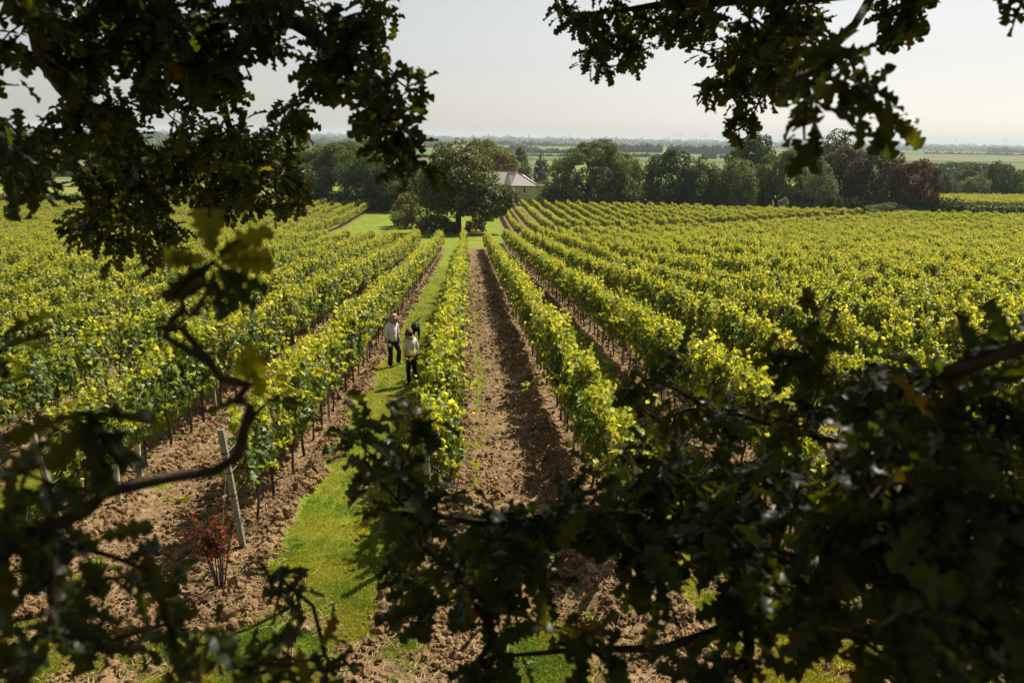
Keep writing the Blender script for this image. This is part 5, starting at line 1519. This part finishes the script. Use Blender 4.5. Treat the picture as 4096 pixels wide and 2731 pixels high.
limbB = [([(4.2, -1.0, gB - .3), (4.0, -.8, gB + 2.2), (3.8, -.3, .2), (3.6, .6, 1.8), (3.0, 2.4, 3.0), (2.2, 4.6, 3.6)], [.36, .29, .24, .16, .09, .03]),
         ([(3.7, .2, 1.0), at_r(4300, -250, 3.3), at_r(3700, -80, 3.5), at_r(3100, 0, 3.8), at_r(2700, 20, 4.4), at_r(2350, 60, 4.7)], [.12, .08, .06, .04, .022, .006]),
         ([at_r(3500, -40, 3.3), at_r(3330, 180, 2.6), at_r(3190, 290, 2.2), at_r(3205, 400, 2.0), at_r(3215, 500, 1.9)], [.02, .012, .009, .008, .007]),
         ([(3.9, -.6, -1.2), (2.6, .6, -1.2), at_r(4200, 2450, 2.3), at_r(3500, 2330, 2.3), at_r(2900, 2180, 2.3), at_r(2300, 2130, 2.2), at_r(1750, 2080, 2.2), at_r(1560, 1900, 2.2)], [.10, .07, .035, .024, .018, .014, .009, .004]),
         ([at_r(4200, 2450, 2.3), at_r(3800, 1900, 2.4), at_r(3500, 1850, 2.7), at_r(3150, 1720, 2.8), at_r(2750, 1600, 3.0), at_r(2600, 1480, 3.1)], [.04, .02, .012, .009, .007, .004]),
         ([(3.9, -.6, -1.6), (2.2, .8, -1.9), at_r(3700, 2620, 2.2), at_r(3300, 2480, 2.4), at_r(2600, 2560, 2.2), at_r(2050, 2620, 2.1)], [.10, .06, .028, .02, .012, .005])]
build_oak('oak_tree', 'dark oak filling the lower right and reaching across the top right', (4.2, -1.0, gB), limbB, B, shadeB, seed=32)

# young oak below the viewpoint on the left
Cc = []
for c in [(120, 2130, 110, 90, 1.3, 1.7, .3), (60, 1900, 70, 60, 1.1, 1.4, .25), (640, 2290, 70, 50, 1.4, 1.7, .3), (230, 2500, 114, 120, 1.2, 1.8, 1.2), (60, 2520, 90, 100, 1.2, 1.7, 1.1), (430, 2560, 114, 100, 1.2, 1.8, 1.3), (620, 2540, 114, 100, 1.2, 1.9, 1.2), (780, 2600, 110, 90, 1.2, 1.8, 1.2),
          (900, 2500, 170, 120, 1.3, 2.0, .8), (1180, 2420, 140, 90, 1.5, 2.1, .9), (1330, 2520, 150, 110, 1.5, 2.1, 1.0), (1100, 2650, 220, 80, 1.3, 1.9, 1.0), (300, 2690, 300, 50, 1.2, 1.7, 1.2), (700, 2690, 200, 50, 1.2, 1.7, 1.1), (1420, 2680, 120, 50, 1.4, 1.9, .9), (60, 2650, 90, 60, 1.2, 1.6, 1.0), (120, 2270, 100, 60, 1.3, 1.7, .7), (1100, 2310, 40, 40, 1.6, 1.9, .3)]:
    Cc += ell(*c)
gC = float(gz(.5))
limbC = [([(-1.6, .3, gC - .3), (-1.5, .45, gC + 1.6), (-1.35, .6, -2.2), at_r(-300, 2500, 1.6), at_r(0, 2230, 1.35), at_r(170, 2120, 1.3), at_r(470, 1995, 1.25), at_r(850, 1850, 1.2), at_r(1000, 1690, 1.2), at_r(975, 1550, 1.18), at_r(820, 1440, 1.15), at_r(625, 1310, 1.12)], [.06, .05, .035, .020, .0135, .011, .0090, .0080, .0075, .0070, .0065, .0045]),
         ([at_r(820, 1440, 1.15), at_r(700, 1330, 1.13), at_r(690, 1230, 1.13), at_r(790, 1120, 1.14), at_r(850, 1050, 1.14)], [.0062, .0060, .0056, .005, .004]),
         ([at_r(1000, 1690, 1.2), at_r(1080, 1600, 1.2)], [.005, .003]),
         ([(-1.35, .6, -2.2), at_r(300, 2950, 1.7), at_r(800, 2800, 1.7), at_r(1300, 2620, 1.8)], [.02, .010, .007, .003])]
oc = build_oak('young_oak', 'blurred young oak at lower left with one long bare curving twig', (-1.6, .3, gC), limbC, Cc, [], leafsize=(.055, .085), seed=33, near_parts=300)
M['yleaf'] = leafmat('yellow_oak_leaf', [(0.0, (0.075, 0.085, 0.008)), (1.0, (0.12, 0.115, 0.010))], (3.6, 3.4, .8), .55)
for i, (px, py, rr_, s_, ax, ay, az, yl) in enumerate([(900, 1010, 1.14, .085, 1, .2, .1, 1), (840, 960, 1.13, .075, .1, .2, .9, 1), (780, 1030, 1.14, .07, -1, .2, .1, 1), (900, 1090, 1.13, .09, .6, .2, -.6, 0), (960, 1150, 1.13, .075, .7, -.3, -.7, 0), (720, 1100, 1.14, .09, -.8, .2, -.6, 0), (820, 1180, 1.14, .08, .1, .3, -.9, 0),
                                                        (860, 1080, 1.14, .06, .4, .1, .6, 0), (990, 1360, 1.17, .08, .1, .2, -.9, 1), (1000, 1470, 1.18, .06, .2, .3, -.8, 1), (1040, 1600, 1.18, .06, .9, .1, 0, 0), (1000, 1600, 1.18, .06, -.8, .1, -.1, 0), (940, 960, 1.14, .09, .9, .2, .5, 1), (870, 980, 1.12, .08, -.3, .1, .9, 1), (960, 1040, 1.13, .08, 1, .1, -.1, 1), (700, 1060, 1.14, .085, -.9, .2, .1, 1), (760, 1060, 1.15, .08, -.6, -.2, -.7, 0), (880, 1060, 1.15, .09, .2, .3, -1, 0), (920, 1120, 1.14, .085, .8, .2, -.4, 0), (840, 1120, 1.13, .085, -.2, -.2, -.9, 0), (980, 1400, 1.17, .06, -.3, .2, -.9, 1), (250, 1640, 1.0, .10, .6, .2, -.1, 0), (220, 1650, 1.0, .095, .9, .1, .1, 0), (300, 1700, 1.0, .10, .3, .3, -.9, 0), (380, 1640, 1.0, .10, .1, .1, -1, 0), (420, 1700, 1.0, .09, -.7, .2, -.7, 0), (340, 1640, 1.0, .10, .8, -.2, -.5, 0), (260, 1680, 1.01, .09, .7, .2, -.7, 0), (330, 1660, 1.0, .10, -.9, .3, -.2, 0), (340, 1760, 1.0, .09, 0, .3, -.9, 0), (400, 1660, 1.02, .08, .5, .1, -.7, 0)]):
    if 650 < px < 1000 and py < 1190: px, py = 855 + (px - 855) * .30, 1050 + (py - 1050) * .35; s_ *= .88
    elif px < 450: px, py = 320 + (px - 320) * .35, 1680 + (py - 1680) * .4; s_ *= .95
    p = at_r(px, py, rr_); d = np.array([[ax, ay, az]], float); nrm = np.array([[.2, -.9 if yl else .5, .6]]) + rng.normal(0, .25, (1, 3))
    Fq = frames(d, nrm)[0]
    lo = obj('leaf', OAKLEAF[i % 4] if not yl else None or OAKLEAF[i % 4].copy(), oc)
    if yl: lo.data.materials[0] = M['yleaf']; lo['label'] = 'backlit yellow leaf'
    b3 = np.array([-1.6, .3, gC])
    lo.matrix_local = Matrix(((*(Fq[0] * s_), p[0] - b3[0]), (*(Fq[1] * s_), p[1] - b3[1]), (*(Fq[2] * s_), p[2] - b3[2]), (0, 0, 0, 1)))
